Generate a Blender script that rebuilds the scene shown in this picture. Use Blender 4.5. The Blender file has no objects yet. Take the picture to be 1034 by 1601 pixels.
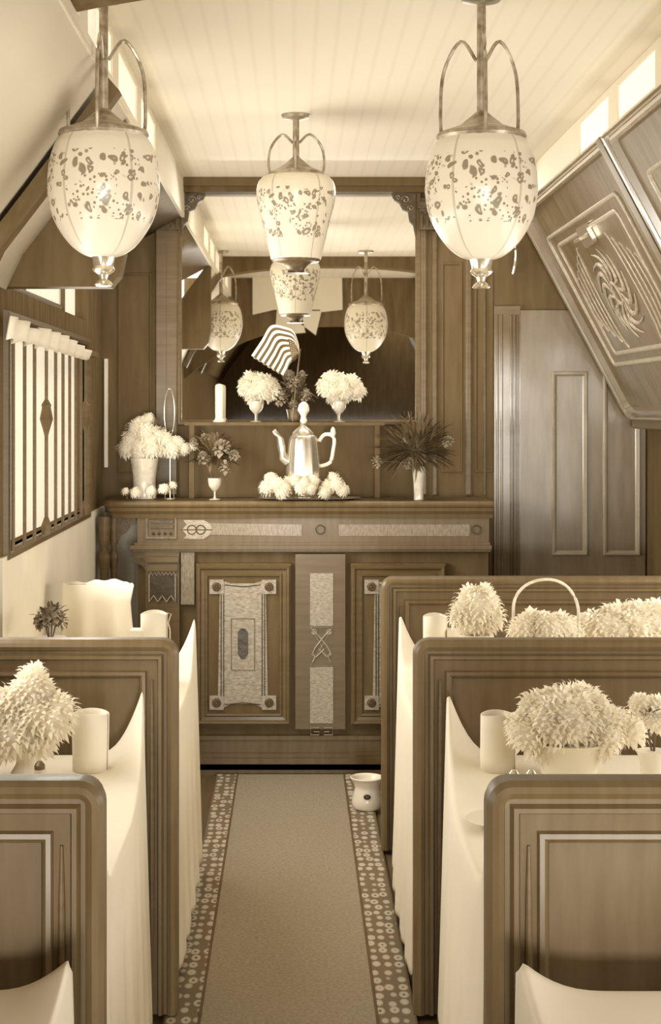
import bpy, bmesh, math, random
from mathutils import Vector, Matrix
PI = math.pi
R = random.Random(7)
S = bpy.context.scene
C = S.collection

# ------------------------------------------------------------------ camera, world, light, exposure
cam_d = bpy.data.cameras.new('camera')
cam = bpy.data.objects.new('camera', cam_d); C.objects.link(cam)
cam.location = (0, 0, 1.65); cam.rotation_euler = (PI/2, 0, 0)
F = 2480.0; VX, VY, EYE = 460.0, 640.0, 1.65
cam_d.sensor_fit = 'HORIZONTAL'; cam_d.sensor_width = 36
cam_d.lens = 36*F/1034
cam_d.shift_x = (517-VX)/1034
cam_d.shift_y = -(800.5-VY)/1034
cam_d.clip_start = 0.05; cam_d.clip_end = 100
S.camera = cam
w = bpy.data.worlds.new('world'); S.world = w; w.use_nodes = True
bg = w.node_tree.nodes['Background']; bg.inputs[0].default_value = (1, .93, .82, 1); bg.inputs[1].default_value = 2.0
S.view_settings.view_transform = 'Standard'; S.view_settings.look = 'None'
S.view_settings.exposure = -0.02; S.view_settings.gamma = 1; S.view_settings.use_curve_mapping = False

def area(name, loc, rot, sx, sy, power, color=(1, .965, .89)):
    l = bpy.data.lights.new(name, 'AREA'); l.shape = 'RECTANGLE'; l.size = sx; l.size_y = sy
    l.energy = power; l.color = color
    o = bpy.data.objects.new(name, l); C.objects.link(o); o.location = loc; o.rotation_euler = rot
    return o
# added fill lights, rear, sides and overhead, plus daylight through the far left window
area('rear_fill', (0.38, -4.9, 0.85), (PI/2, 0, 0), 2.2, 1.2, 98).data.spread = math.radians(75)  # added fill behind the viewer, no end window there
area('right_fill', (1.60, 3.6, 1.25), (0, PI/2, 0), 0.55, 5.0, 44)  # unseen fill along the solid right wall
area('left_near_fill', (-.88, 3.9, 1.40), (0, -PI/2, 0), 0.6, 1.8, 18)  # unseen fill before the solid near left wall
area('left_far_window_daylight', (-.80, 6.1, 1.55), (0, -PI/2, 0), 0.6, 1.6, 34)
area('overhead_fill', (0.28, 7.12, 2.68), (-.35, 0, 0), 1.3, 0.3, 10)  # added fill under the closed ceiling, brightens the sideboard

# ------------------------------------------------------------------ materials (one warm two-tone palette)
DK = (.148, .095, .037); LT = (.86, .78, .625)
def tone(t):
    if t < 0: return tuple(c*max(.15, 1+3*t) for c in DK)+(1,)
    return tuple(DK[i]+(LT[i]-DK[i])*t for i in range(3))+(1,)
MATS = {}
def newmat(name):
    m = bpy.data.materials.new(name); m.use_nodes = True
    nt = m.node_tree; b = nt.nodes['Principled BSDF']
    return m, nt, b
def mat(name, t=0., rough=.4, var=0., scale=8., stretch=(1, 1, 1), bump=0., coat=0., metal=0., spec=.5, emit=0.):
    m, nt, b = newmat(name)
    b.inputs['Roughness'].default_value = rough; b.inputs['Metallic'].default_value = metal
    b.inputs['Coat Weight'].default_value = coat; b.inputs['Coat Roughness'].default_value = .12
    b.inputs['Specular IOR Level'].default_value = spec
    tc = nt.nodes.new('ShaderNodeTexCoord'); mp = nt.nodes.new('ShaderNodeMapping')
    mp.inputs['Scale'].default_value = stretch
    nt.links.new(tc.outputs['Object'], mp.inputs[0])
    n = nt.nodes.new('ShaderNodeTexNoise'); n.inputs['Scale'].default_value = scale; n.inputs['Detail'].default_value = 6
    nt.links.new(mp.outputs[0], n.inputs['Vector'])
    r = nt.nodes.new('ShaderNodeValToRGB')
    r.color_ramp.elements[0].position = .3; r.color_ramp.elements[1].position = .7
    r.color_ramp.elements[0].color = tone(t-var); r.color_ramp.elements[1].color = tone(t+var)
    nt.links.new(n.outputs['Fac'], r.inputs[0]); nt.links.new(r.outputs[0], b.inputs['Base Color'])
    if bump:
        bp = nt.nodes.new('ShaderNodeBump'); bp.inputs['Strength'].default_value = bump; bp.inputs['Distance'].default_value = .01
        nt.links.new(n.outputs['Fac'], bp.inputs['Height']); nt.links.new(bp.outputs[0], b.inputs['Normal'])
    if emit:
        b.inputs['Emission Color'].default_value = tone(1); b.inputs['Emission Strength'].default_value = emit
    MATS[name] = m; return m
WOOD = mat('polished_mahogany', 0.0, .42, .035, 5, (1, 1, 8), coat=.06, spec=.35)
WOODH = mat('polished_mahogany_rail', 0.0, .45, .035, 5, (8, 1, 1), coat=.05, spec=.35)
WALLW = mat('panelled_mahogany', -.01, .6, .04, 4, (6, 6, 1), spec=.15)
MATTE = mat('matte_stained_wood', .05, 1., .04, 4, (6, 6, 1), spec=0.)
CARVE = mat('dark_carved_wood', -.10, .5, .05, 40, bump=.5)
BLACKW = mat('dark_carved_panel', -.20, .4, .02, 30, bump=.3)
DOORM = mat('door_wood', .11, .30, .05, 4, (6, 6, 1), coat=.3)
CLOTH = mat('white_linen', 1.0, .85, .02, 9, bump=.12, spec=.2)
PETAL = mat('white_petal', 1.13, .8, .04, 20, spec=.1)
def translucent(m, f=.6):
    nt = m.node_tree; b = nt.nodes['Principled BSDF']; out = nt.nodes['Material Output']
    t = nt.nodes.new('ShaderNodeBsdfTranslucent'); mx = nt.nodes.new('ShaderNodeMixShader'); mx.inputs[0].default_value = f
    src = b.inputs['Base Color'].links[0].from_socket
    nt.links.new(src, t.inputs[0]); nt.links.new(b.outputs[0], mx.inputs[1]); nt.links.new(t.outputs[0], mx.inputs[2]); nt.links.new(mx.outputs[0], out.inputs['Surface'])
for e_, c_ in zip(PETAL.node_tree.nodes['Color Ramp'].color_ramp.elements, ((.96, .89, .75, 1), (.99, .94, .82, 1))): e_.color = c_
translucent(PETAL, .45)
LEAF = mat('dark_leaf', -.05, .5, .09, 14)
BLUSH = mat('muted_petal', .18, .7, .14, 30)
INLAY = mat('pale_marquetry', .33, .5, .17, 60, (1, 1, 3), coat=.1)
INLAY2 = mat('mid_marquetry', .15, .5, .09, 45, (3, 1, 1), coat=.1)
INLINE = mat('inlaid_line', .40, .4, .1, 60)
COVECREAM = mat('cream_deck_lit_cove', .90, .75, .03, 1.2, spec=.2)  # on the cove, the cream paints in light reflected off the slope
LITCREAM = mat('cream_lit_wood', 1.0, .7, .08, 3.5)  # pale tone puts the light on the wood into its colour
SILVER = mat('silver_plate', .75, .22, .08, 20, metal=.75)
BRASS = mat('aged_metal', .35, .35, .25, 30, metal=.5)
DBRASS = mat('dark_bronze', .02, .35, .08, 30, metal=.3)
CHINA = mat('white_china', 1.0, .25, .02, 5)
GLASSV = mat('frosted_goblet', .72, .15, .15, 30, coat=.5)
CARPET = mat('plain_carpet', .30, .95, .07, 90, bump=.5, spec=.1)
WICK = mat('pale_wicker', .8, .7, .12, 60, bump=.5)
FABR = mat('seat_plush', .02, .9, .05, 60, bump=.3, spec=.1)
PANE = mat('frosted_daylight_pane', 1, .4, .02, 5, emit=.6)
VAL = mat('white_valance_cloth', 1.0, .85, .05, 20, emit=.0)

def glass_mat():
    m, nt, b = newmat('clear_glass')
    b.inputs['Base Color'].default_value = tone(1); b.inputs['Roughness'].default_value = .03
    b.inputs['Transmission Weight'].default_value = .85; b.inputs['IOR'].default_value = 1.3
    return m
GLASS = glass_mat()
def mirror_mat():
    m, nt, b = newmat('silvered_mirror')
    b.inputs['Base Color'].default_value = (.97, .95, .90, 1); b.inputs['Metallic'].default_value = 1
    b.inputs['Roughness'].default_value = .015
    return m
MIRROR = mirror_mat()
def globe_mat():
    m, nt, b = newmat('painted_lamp_globe')
    L = nt.links.new; N = nt.nodes.new
    tc = N('ShaderNodeTexCoord')
    nz = N('ShaderNodeTexNoise'); nz.inputs['Scale'].default_value = 14; L(tc.outputs['Object'], nz.inputs['Vector'])
    mx = N('ShaderNodeMix'); mx.data_type = 'RGBA'; mx.inputs[0].default_value = .06
    L(tc.outputs['Object'], mx.inputs[6]); L(nz.outputs['Color'], mx.inputs[7])
    vo = N('ShaderNodeTexVoronoi'); vo.inputs['Scale'].default_value = 40; L(mx.outputs[2], vo.inputs['Vector'])
    # flower rings: dark where distance between .12 and .30
    r1 = N('ShaderNodeValToRGB'); cr = r1.color_ramp
    cr.elements[0].position = .10; cr.elements[0].color = (.2, .2, .2, 1)
    cr.elements[1].position = .17; cr.elements[1].color = (1, 1, 1, 1)
    e = cr.elements.new(.33); e.color = (1, 1, 1, 1); e = cr.elements.new(.42); e.color = (0, 0, 0, 1)
    L(vo.outputs['Distance'], r1.inputs[0])
    sep = N('ShaderNodeSeparateColor'); L(vo.outputs['Color'], sep.inputs[0])
    gt = N('ShaderNodeMath'); gt.operation = 'GREATER_THAN'; gt.inputs[1].default_value = .12; L(sep.outputs[0], gt.inputs[0])
    mu = N('ShaderNodeMath'); mu.operation = 'MULTIPLY'; L(r1.outputs[0], mu.inputs[0]); L(gt.outputs[0], mu.inputs[1])
    v2 = N('ShaderNodeTexVoronoi'); v2.inputs['Scale'].default_value = 85; L(tc.outputs['Object'], v2.inputs['Vector'])
    l2 = N('ShaderNodeMath'); l2.operation = 'LESS_THAN'; l2.inputs[1].default_value = .33; L(v2.outputs['Distance'], l2.inputs[0])
    n2 = N('ShaderNodeTexNoise'); n2.inputs['Scale'].default_value = 11; L(tc.outputs['Object'], n2.inputs['Vector'])
    g4 = N('ShaderNodeMath'); g4.operation = 'GREATER_THAN'; g4.inputs[1].default_value = .50; L(n2.outputs['Fac'], g4.inputs[0])
    m5 = N('ShaderNodeMath'); m5.operation = 'MULTIPLY'; L(l2.outputs[0], m5.inputs[0]); L(g4.outputs[0], m5.inputs[1])
    m6 = N('ShaderNodeMath'); m6.operation = 'MAXIMUM'; L(m5.outputs[0], m6.inputs[0]); L(mu.outputs[0], m6.inputs[1]); mu = m6
    # keep the painting inside a band of the globe
    sx = N('ShaderNodeSeparateXYZ'); L(tc.outputs['Object'], sx.inputs[0])
    g1 = N('ShaderNodeMath'); g1.operation = 'GREATER_THAN'; g1.inputs[1].default_value = .075; L(sx.outputs[2], g1.inputs[0])
    g2 = N('ShaderNodeMath'); g2.operation = 'LESS_THAN'; g2.inputs[1].default_value = .255; L(sx.outputs[2], g2.inputs[0])
    m2 = N('ShaderNodeMath'); m2.operation = 'MULTIPLY'; L(mu.outputs[0], m2.inputs[0]); L(g1.outputs[0], m2.inputs[1])
    m3 = N('ShaderNodeMath'); m3.operation = 'MULTIPLY'; L(m2.outputs[0], m3.inputs[0]); L(g2.outputs[0], m3.inputs[1])
    # thin gores (twelve vertical lines)
    at = N('ShaderNodeMath'); at.operation = 'ARCTAN2'; L(sx.outputs[0], at.inputs[0]); L(sx.outputs[1], at.inputs[1])
    ml = N('ShaderNodeMath'); ml.operation = 'MULTIPLY'; ml.inputs[1].default_value = 5; L(at.outputs[0], ml.inputs[0])
    co = N('ShaderNodeMath'); co.operation = 'COSINE'; L(ml.outputs[0], co.inputs[0])
    g3 = N('ShaderNodeMath'); g3.operation = 'GREATER_THAN'; g3.inputs[1].default_value = .992; L(co.outputs[0], g3.inputs[0])
    m4 = N('ShaderNodeMath'); m4.operation = 'MULTIPLY'; m4.inputs[1].default_value = .45; L(g3.outputs[0], m4.inputs[0])
    ad = N('ShaderNodeMath'); ad.operation = 'MAXIMUM'; L(m3.outputs[0], ad.inputs[0]); L(m4.outputs[0], ad.inputs[1])
    cm = N('ShaderNodeMix'); cm.data_type = 'RGBA'; cm.inputs[6].default_value = tone(.85); cm.inputs[7].default_value = tone(.18)
    L(ad.outputs[0], cm.inputs[0]); L(cm.outputs[2], b.inputs['Base Color'])
    L(cm.outputs[2], b.inputs['Emission Color']); b.inputs['Emission Strength'].default_value = .02
    b.inputs['Roughness'].default_value = .3
    return m
GLOBE = globe_mat()
def border_mat():
    m, nt, b = newmat('patterned_carpet_border')
    L = nt.links.new; N = nt.nodes.new
    tc = N('ShaderNodeTexCoord'); vo = N('ShaderNodeTexVoronoi'); vo.inputs['Scale'].default_value = 30
    mp = N('ShaderNodeMapping'); mp.inputs['Scale'].default_value = (1, .55, 1)
    L(tc.outputs['Object'], mp.inputs[0]); L(mp.outputs[0], vo.inputs['Vector']); vo.inputs['Randomness'].default_value = .35
    r = N('ShaderNodeValToRGB'); cr = r.color_ramp
    cr.elements[0].position = .12; cr.elements[0].color = tone(.05)
    cr.elements[1].position = .2; cr.elements[1].color = tone(.65)
    e = cr.elements.new(.38); e.color = tone(.5); e = cr.elements.new(.46); e.color = tone(.08)
    L(vo.outputs['Distance'], r.inputs[0]); L(r.outputs[0], b.inputs['Base Color'])
    b.inputs['Roughness'].default_value = .95
    return m
CBORD = border_mat()
def bead_mat():
    m, nt, b = newmat('beaded_ceiling_board')
    L = nt.links.new; N = nt.nodes.new
    tc = N('ShaderNodeTexCoord'); wv = N('ShaderNodeTexWave'); wv.wave_type = 'BANDS'; wv.bands_direction = 'X'
    wv.inputs['Scale'].default_value = 5
    L(tc.outputs['Object'], wv.inputs['Vector'])
    r = N('ShaderNodeValToRGB'); r.color_ramp.elements[0].position = .0; r.color_ramp.elements[1].position = .2
    r.color_ramp.elements[0].color = tone(.82); r.color_ramp.elements[1].color = tone(.88)
    L(wv.outputs['Fac'], r.inputs[0]); L(r.outputs[0], b.inputs['Base Color']); b.inputs['Roughness'].default_value = .8
    return m
BEAD = bead_mat()

# ------------------------------------------------------------------ helpers
def X(px, d): return (px-VX)*d/F
def Z(py, d): return EYE-(py-VY)*d/F
def P(px, py, d): return Vector((X(px, d), d, Z(py, d)))

def link(name, bm, m, parent=None, loc=None, smooth=None, label=None):
    bmesh.ops.recalc_face_normals(bm, faces=bm.faces)
    me = bpy.data.meshes.new(name); bm.to_mesh(me); bm.free()
    if loc is not None:
        me.transform(Matrix.Translation(-Vector(loc)))
    o = bpy.data.objects.new(name, me); C.objects.link(o)
    for mm in (m if isinstance(m, (list, tuple)) else [m]): me.materials.append(mm)
    if loc is not None: o.location = loc
    if smooth is not None:
        for p in me.polygons: p.use_smooth = True
        if smooth < 3: 
            try: me.set_sharp_from_angle(angle=smooth)
            except Exception: pass
    if parent is not None:      # part meshes are given in world space: bring them to the parent's space
        o.parent = parent; pl = parent_loc(parent)
        if loc is None: me.transform(Matrix.Translation(-pl)); o.location = (0, 0, 0)
        else: o.location = Vector(loc)-pl
    if label: o['label'] = label
    return o
def parent_loc(p):
    v = Vector(p.location)
    while p.parent is not None:
        p = p.parent; v += Vector(p.location)
    return v
def thing(name, loc, label, cat, group=None):
    o = bpy.data.objects.new(name, None); C.objects.link(o); o.location = loc; o.empty_display_size = .1
    o['label'] = label; o['category'] = cat
    if group: o['group'] = group
    return o
def tag(o, label, cat, group=None):
    o['label'] = label; o['category'] = cat
    if group: o['group'] = group
    return o
def struct(name, bm, m, parent=None, smooth=None):
    o = link(name, bm, m, parent, smooth=smooth)
    if parent is None: o['kind'] = 'structure'
    return o
def box(bm, x0, x1, y0, y1, z0, z1, bev=0.):
    vs = [bm.verts.new((x, y, z)) for x in (x0, x1) for y in (y0, y1) for z in (z0, z1)]
    fs = [(0, 1, 3, 2), (4, 6, 7, 5), (0, 4, 5, 1), (2, 3, 7, 6), (0, 2, 6, 4), (1, 5, 7, 3)]
    nf = [bm.faces.new([vs[i] for i in f]) for f in fs]
    if bev:
        es = list({e for f in nf for e in f.edges})
        bmesh.ops.bevel(bm, geom=es, offset=bev, segments=2, affect='EDGES', profile=.5)
    return bm
def bx(*a, bev=0.): return box(bmesh.new(), *a, bev=bev)
def lathe(bm, prof, c=(0, 0, 0), n=40, cap=True, flute=0, fa=0.):
    rings = []
    for r, z in prof:
        ring = []
        for k in range(n):
            a = 2*PI*k/n; rr = r*(1+fa*math.cos(flute*a)) if flute else r
            ring.append(bm.verts.new((c[0]+rr*math.cos(a), c[1]+rr*math.sin(a), c[2]+z)))
        rings.append(ring)
    for a, b in zip(rings, rings[1:]):
        for k in range(n):
            bm.faces.new((a[k], a[(k+1) % n], b[(k+1) % n], b[k]))
    if cap:
        bm.faces.new(rings[0][::-1]); bm.faces.new(rings[-1])
    return bm
def spline(prof, k=6):
    out = []
    n = len(prof)
    for i in range(n-1):
        p0 = prof[max(i-1, 0)]; p1 = prof[i]; p2 = prof[i+1]; p3 = prof[min(i+2, n-1)]
        for j in range(k):
            t = j/k
            out.append(tuple(.5*((2*p1[q])+(-p0[q]+p2[q])*t+(2*p0[q]-5*p1[q]+4*p2[q]-p3[q])*t*t+(-p0[q]+3*p1[q]-3*p2[q]+p3[q])*t**3) for q in range(len(p1))))
    out.append(tuple(prof[-1])); return out
def tube(bm, pts, r, n=8, caps=True):
    pts = [Vector(p) for p in pts]; rings = []
    for i, p in enumerate(pts):
        t = (pts[min(i+1, len(pts)-1)]-pts[max(i-1, 0)]).normalized()
        up = Vector((0, 0, 1)) if abs(t.z) < .9 else Vector((0, 1, 0))
        a = t.cross(up).normalized(); b = t.cross(a)
        rr = r[i] if isinstance(r, (list, tuple)) else r
        rings.append([bm.verts.new(p+a*math.cos(2*PI*k/n)*rr+b*math.sin(2*PI*k/n)*rr) for k in range(n)])
    for a, b in zip(rings, rings[1:]):
        for k in range(n): bm.faces.new((a[k], a[(k+1) % n], b[(k+1) % n], b[k]))
    if caps: bm.faces.new(rings[0][::-1]); bm.faces.new(rings[-1])
    return bm
def sweep(bm, path, prof, fn, closed=False):
    """moulding: profile (inset, height) carried along a 2D path with mitred corners; fn(a, b, h) -> 3D"""
    n = len(path); rows = []
    for i in range(n):
        p = Vector(path[i])
        a = Vector(path[(i-1) % n]) if (closed or i > 0) else None
        b = Vector(path[(i+1) % n]) if (closed or i < n-1) else None
        d1 = (p-a).normalized() if a is not None else (b-p).normalized()
        d2 = (b-p).normalized() if b is not None else d1
        n1 = Vector((-d1[1], d1[0])); n2 = Vector((-d2[1], d2[0])); m = (n1+n2)
        m = m/ max(m.length_squared, 1e-6)*2
        rows.append([bm.verts.new(fn(p.x+m.x*q, p.y+m.y*q, h)) for q, h in prof])
    rng = range(n) if closed else range(n-1)
    for i in rng:
        A, B = rows[i], rows[(i+1) % n]
        for k in range(len(prof)-1): bm.faces.new((A[k], B[k], B[k+1], A[k+1]))
    if not closed:
        for r_ in (rows[0], rows[-1]):
            if len(r_) > 2:
                try: bm.faces.new(r_)
                except Exception: pass
    return bm
def rrect(x0, x1, z0, z1, r=0., seg=5, corners=(1, 1, 1, 1)):
    """counter-clockwise from lower left"""
    out = []
    for i, (cx, cz, a0) in enumerate(((x0, z0, PI), (x1, z0, 1.5*PI), (x1, z1, 0), (x0, z1, .5*PI))):
        if r and corners[i]:
            sx = 1 if cx == x0 else -1; sz = 1 if cz == z0 else -1
            for k in range(seg+1):
                a = a0+k/seg*PI/2
                out.append((cx+sx*r+r*math.cos(a), cz+sz*r+r*math.sin(a)))
        else: out.append((cx, cz))
    return out
BEADP = [(0, 0), (0, .006), (.003, .010), (.008, .011), (.012, .008), (.013, .003), (.015, 0)]
def bead(s=1., w=1.): return [(a*w, b*s) for a, b in BEADP]

# ------------------------------------------------------------------ the setting
XL, XR, YB, YF, ZC = -.913, 1.677, 7.55, -5.0, 2.74
struct('floor', bx(XL-.1, XR+.1, YF-.1, YB+.1, -.05, 0), mat('floor_boards', 0.0, .5, .04, 5, (8, 1, 1)))
struct('ceiling', bx(-.53, 1.08, YF, YB, ZC, ZC+.06), BEAD)
# far bulkhead with its mirror opening
bm = bmesh.new()
MX0, MX1, MZ0, MZ1 = X(284, YB), X(650, YB), 1.60, 2.705
for a in ((XL-.08, MX0, YB, YB+.08, 0, ZC+.05), (MX1, XR+.08, YB, YB+.08, 0, ZC+.05), (MX0, MX1, YB, YB+.08, 0, MZ0), (MX0, MX1, YB, YB+.08, MZ1, ZC+.05)):
    box(bm, *a)
struct('wall_back', bm, WALLW)
bm = bmesh.new(); box(bm, XL-.08, XR+.08, YF-.08, YF, 0, ZC+.05); struct('wall_rear', bm, MATTE)
# left wall with window openings; cream facing paints window light on the wood below
W0, W1 = 5.01, 6.97
bm = bmesh.new()
for (y0, y1, z0, z1) in ((YF, W0, 0, 2.1), (W0, W1, 0, 1.206), (W0, W1, 1.93, 2.04), (W1, YB, 0, 2.75), (W0, W1, 2.30, 2.75)):
    box(bm, XL-.06, XL, y0, y1, z0, z1)
struct('wall_left', bm, MATTE)
struct('wall_right', bx(XR, XR+.06, YF, YB, 0, 2.75), WALLW)
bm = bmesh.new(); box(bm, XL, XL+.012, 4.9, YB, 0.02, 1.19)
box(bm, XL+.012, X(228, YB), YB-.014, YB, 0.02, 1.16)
struct('trim_1', bm, LITCREAM)  # facing stands for lit wood on the left wall and bulkhead
# window 1: bright pane behind
wf = bpy.data.objects.new('window_1', None); C.objects.link(wf); wf['kind'] = 'structure'; wf.location = (XL, 6, 1.5)
link('pane', bx(XL-.055, XL-.05, W0, W1, 1.206, 1.93), PANE, wf)
bm = bmesh.new(); sweep(bm, [(W0, 1.206), (W1, 1.206), (W1, 1.93), (W0, 1.93)], [(0, -.02), (0, .012), (-.012, .02), (-.03, .016), (-.034, 0)], lambda a, b, h: (XL+h, a, b), True)
link('window_frame', bm, WOOD, wf)
wt = bpy.data.objects.new('window_2', None); C.objects.link(wt); wt['kind'] = 'structure'; wt.location = (XL, 6.2, 2.15)
link('pane', bx(XL-.055, XL-.05, W0, W1, 2.04, 2.30), PANE, wt)
bm = bmesh.new()
for yy in (5.55, 6.5): box(bm, XL-.045, XL-.03, yy, yy+.03, 2.04, 2.3)
tube(bm, [(XL-.02, W0+.1, 2.05), (XL-.02, 6.3, 2.055)], .012)
link('glazing_bar', bm, WOOD, wt)

# deck slopes (upper berth side) : left cove's cream stands for light on the slope, right polished berths
def slab(name, pts, y0, y1, m, th=.03):
    bm = bmesh.new(); n = len(pts)
    A = [bm.verts.new((x, y0, z)) for x, z in pts]; B = [bm.verts.new((x, y1, z)) for x, z in pts]
    for i in range(n-1): bm.faces.new((A[i], A[i+1], B[i+1], B[i]))
    o = struct(name, bm, m, smooth=.6); md = o.modifiers.new('s', 'SOLIDIFY'); md.thickness = th; md.offset = 0
    return o
Lc = [(XL, 2.03), (-.86, 2.14), (-.76, 2.27), (-.64, 2.43), (-.53, 2.58)]
slab('ceiling_left_cove', Lc, 1.95, 4.95, COVECREAM)
slab('ceiling_left_rear', Lc, YF, 1.85, MATTE)
slab('ceiling_left_end', [(XL, 2.36), (-.86, 2.42), (-.76, 2.46), (-.64, 2.52), (-.53, 2.58)], 5.05, YB, WALLW)
# header between the cove and the far bay
bm = bmesh.new()
pts = [(XL, 2.033), (-.56, 2.033), (-.53, 2.10), (-.53, 2.58), (-.64, 2.50), (-.76, 2.36), (-.86, 2.2), (XL, 2.13)]
pts = [(XL, 2.033), (-.575, 2.033), (-.545, 2.07), (-.53, 2.14), (-.53, 2.60)] + [(x-.0, z+.02) for x, z in Lc[::-1][1:]]
A = [bm.verts.new((x, 4.95, z)) for x, z in pts]; B = [bm.verts.new((x, 5.05, z)) for x, z in pts]
bm.faces.new(A); bm.faces.new(B[::-1])
for i in range(len(pts)): bm.faces.new((A[i], A[(i+1) % len(pts)], B[(i+1) % len(pts)], B[i]))
struct('trim_2', bm, WALLW)
# dark rib across the cove
bm = bmesh.new()
for yy in (4.35, 2.2, .2):
    n0 = []
    for (x, z) in Lc: n0.append((x, z))
    prev = None
    for (x, z) in n0:
        ring = [bm.verts.new((x+dx, y_, z+dz)) for dx, dz, y_ in ((0.02, -.02, yy), (.045, -.045, yy+.05), (.045, -.045, yy+.12), (.02, -.02, yy+.17))]
        if prev:
            for k in range(3): bm.faces.new((prev[k], ring[k], ring[k+1], prev[k+1]))
        prev = ring
struct('trim_3', bm, WALLW)
# clerestory deck lights, both sides
def deck(name, x, inn, ylist):
    r_ = bpy.data.objects.new(name, None); C.objects.link(r_); r_['kind'] = 'structure'; r_.location = (x, 3, 2.66)
    bm = bmesh.new(); box(bm, x-.01, x+.01, YF, YB, 2.56, 2.60); box(bm, x-.01, x+.01, YF, YB, 2.72, 2.76)
    last = YF
    for y0, y1 in ylist:
        box(bm, x-.01, x+.01, last, y0, 2.60, 2.72); last = y1
    box(bm, x-.01, x+.01, last, YB, 2.60, 2.72)
    link('window_frame', bm, COVECREAM, r_)
    for y0, y1 in ylist:
        link('pane', bx(x-.004, x+.004, y0, y1, 2.60, 2.72), PANE, r_)
yl = [(y, y+.55) for y in (-3.0, -2.3, -1.6, -.9, -.2, .5, 1.2, 2.6, 3.3, 4.0, 4.7, 5.4)]
deck('window_3', -.53, 1, yl); deck('window_4', 1.08, -1, yl)
# ceiling arch ribs and the rear header
def arch(name, y0, y1, zedge, zmid, m, xa=-.53, xb=1.08):
    bm = bmesh.new(); n = 20; A = []; B = []; xm = (xa+xb)/2; hw = (xb-xa)/2
    for i in range(n+1):
        x = xa+(xb-xa)*i/n; u = (x-xm)/hw
        z = zmid-(zmid-zedge)*abs(u)**2.4
        A.append((bm.verts.new((x, y0, z)), bm.verts.new((x, y0, ZC)))); B.append((bm.verts.new((x, y1, z)), bm.verts.new((x, y1, ZC))))
    for i in range(n):
        bm.faces.new((A[i][0], A[i+1][0], A[i+1][1], A[i][1])); bm.faces.new((B[i][0], B[i][1], B[i+1][1], B[i+1][0]))
        bm.faces.new((A[i][0], B[i][0], B[i+1][0], A[i+1][0]))
    return struct(name, bm, m)
arch('trim_4', 3.62, 3.80, 2.60, 2.67, MATTE)
arch('trim_5', 1.85, 1.95, 1.90, 2.34, MATTE, XL, 1.58)
# cornice over the mirror
bm = bmesh.new(); box(bm, -.53, 1.08, 7.44, YB, 2.70, ZC); box(bm, -.53, 1.08, 7.47, YB, 2.675, 2.70, )
struct('trim_6', bm, WALLW)

# mirror
mr = thing('wall_mirror', ((MX0+MX1)/2, YB, 1.6), 'large wall mirror above the sideboard between dark carved pilasters', 'mirror')
link('mirror_glass', bx(MX0, MX1, YB+.004, YB+.012, MZ0, MZ1), MIRROR, mr)
bm = bmesh.new(); sweep(bm, [(MX0, MZ0), (MX1, MZ0), (MX1, MZ1), (MX0, MZ1)], [(0, .0), (0, -.012), (-.008, -.02), (-.022, -.018), (-.028, 0)], lambda a, b, h: (a, YB+h-.002, b), True)
link('mirror_frame', bm, WOOD, mr)
for sx, cx in ((1, MX0), (-1, MX1)):
    bm = bmesh.new()   # carved corner bracket
    q = [(0, 0), (.115, 0), (.10, -.03), (.075, -.045), (.06, -.075), (.035, -.085), (.028, -.13), (.01, -.15), (0, -.20)]
    A = [bm.verts.new((cx+sx*a, YB-.02, 2.675+b)) for a, b in q]; B = [bm.verts.new((cx+sx*a, YB-.002, 2.675+b)) for a, b in q]
    bm.faces.new(A); bm.faces.new(B[::-1])
    for i in range(len(q)): bm.faces.new((A[i], A[(i+1) % len(q)], B[(i+1) % len(q)], B[i]))
    link('corner_bracket', bm, CARVE, mr)
    bm = bmesh.new()
    for (a, b, rr) in ((.05, -.03, .02), (.025, -.07, .015), (.085, -.02, .012)):
        pts = [(cx+sx*(a+rr*math.cos(t_)*(1-t_/9)), YB-.024, 2.675+b+rr*math.sin(t_)*(1-t_/9)) for t_ in [k*.6 for k in range(13)]]
        tube(bm, pts, .003, 6)
    link('scroll', bm, BRASS, mr)

# pilasters and panel mouldings of the bulkhead
def wfn(y): return lambda a, b, h: (a, y-h, b)
def vrail(bm, px0, px1, z0, z1, h=.02):
    x0, x1 = X(px0, YB), X(px1, YB)
    sweep(bm, [(x0, z0), (x1, z0), (x1, z1), (x0, z1)], [(0, 0), (0, h*.7), (min(.008, (x1-x0)/4), h), ((x1-x0)/2-.0005, h)], wfn(YB), True)
bm = bmesh.new()
vrail(bm, 243, 279, 1.24, 2.62, .035); vrail(bm, 656, 668, 1.24, 2.66, .02)
vrail(bm, 676, 684, 1.24, 2.5, .016); vrail(bm, 728, 738, 1.24, 2.4, .014); vrail(bm, 756, 760, 1.24, 2.3, .01)
struct('trim_7', bm, WOOD)
bm = bmesh.new()
for (a, b) in ((236, 284), (652, 700)):   # carved capitals
    box(bm, X(a, YB), X(b, YB), YB-.06, YB, 2.60, 2.63); box(bm, X(a+3, YB), X(b-3, YB), YB-.05, YB, 2.50, 2.60)
    for k in range(5):
        c0 = X(a+7+k*(b-a-14)/4, YB)
        lathe(bm, [(.003, -.04), (.009, -.02), (.009, .02), (.003, .035)], (c0, YB-.052, 2.55), 8)
struct('trim_8', bm, CARVE)
bm = bmesh.new()
for (a, b, z0, z1) in ((690, 724, 1.35, 2.35), (742, 772, 1.35, 2.3), (184, 238, 1.35, 2.3)):
    sweep(bm, [(X(a, YB), z0), (X(b, YB), z0), (X(b, YB), z1), (X(a, YB), z1)], bead(.6), wfn(YB), True)
struct('trim_9', bm, WALLW)
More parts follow.
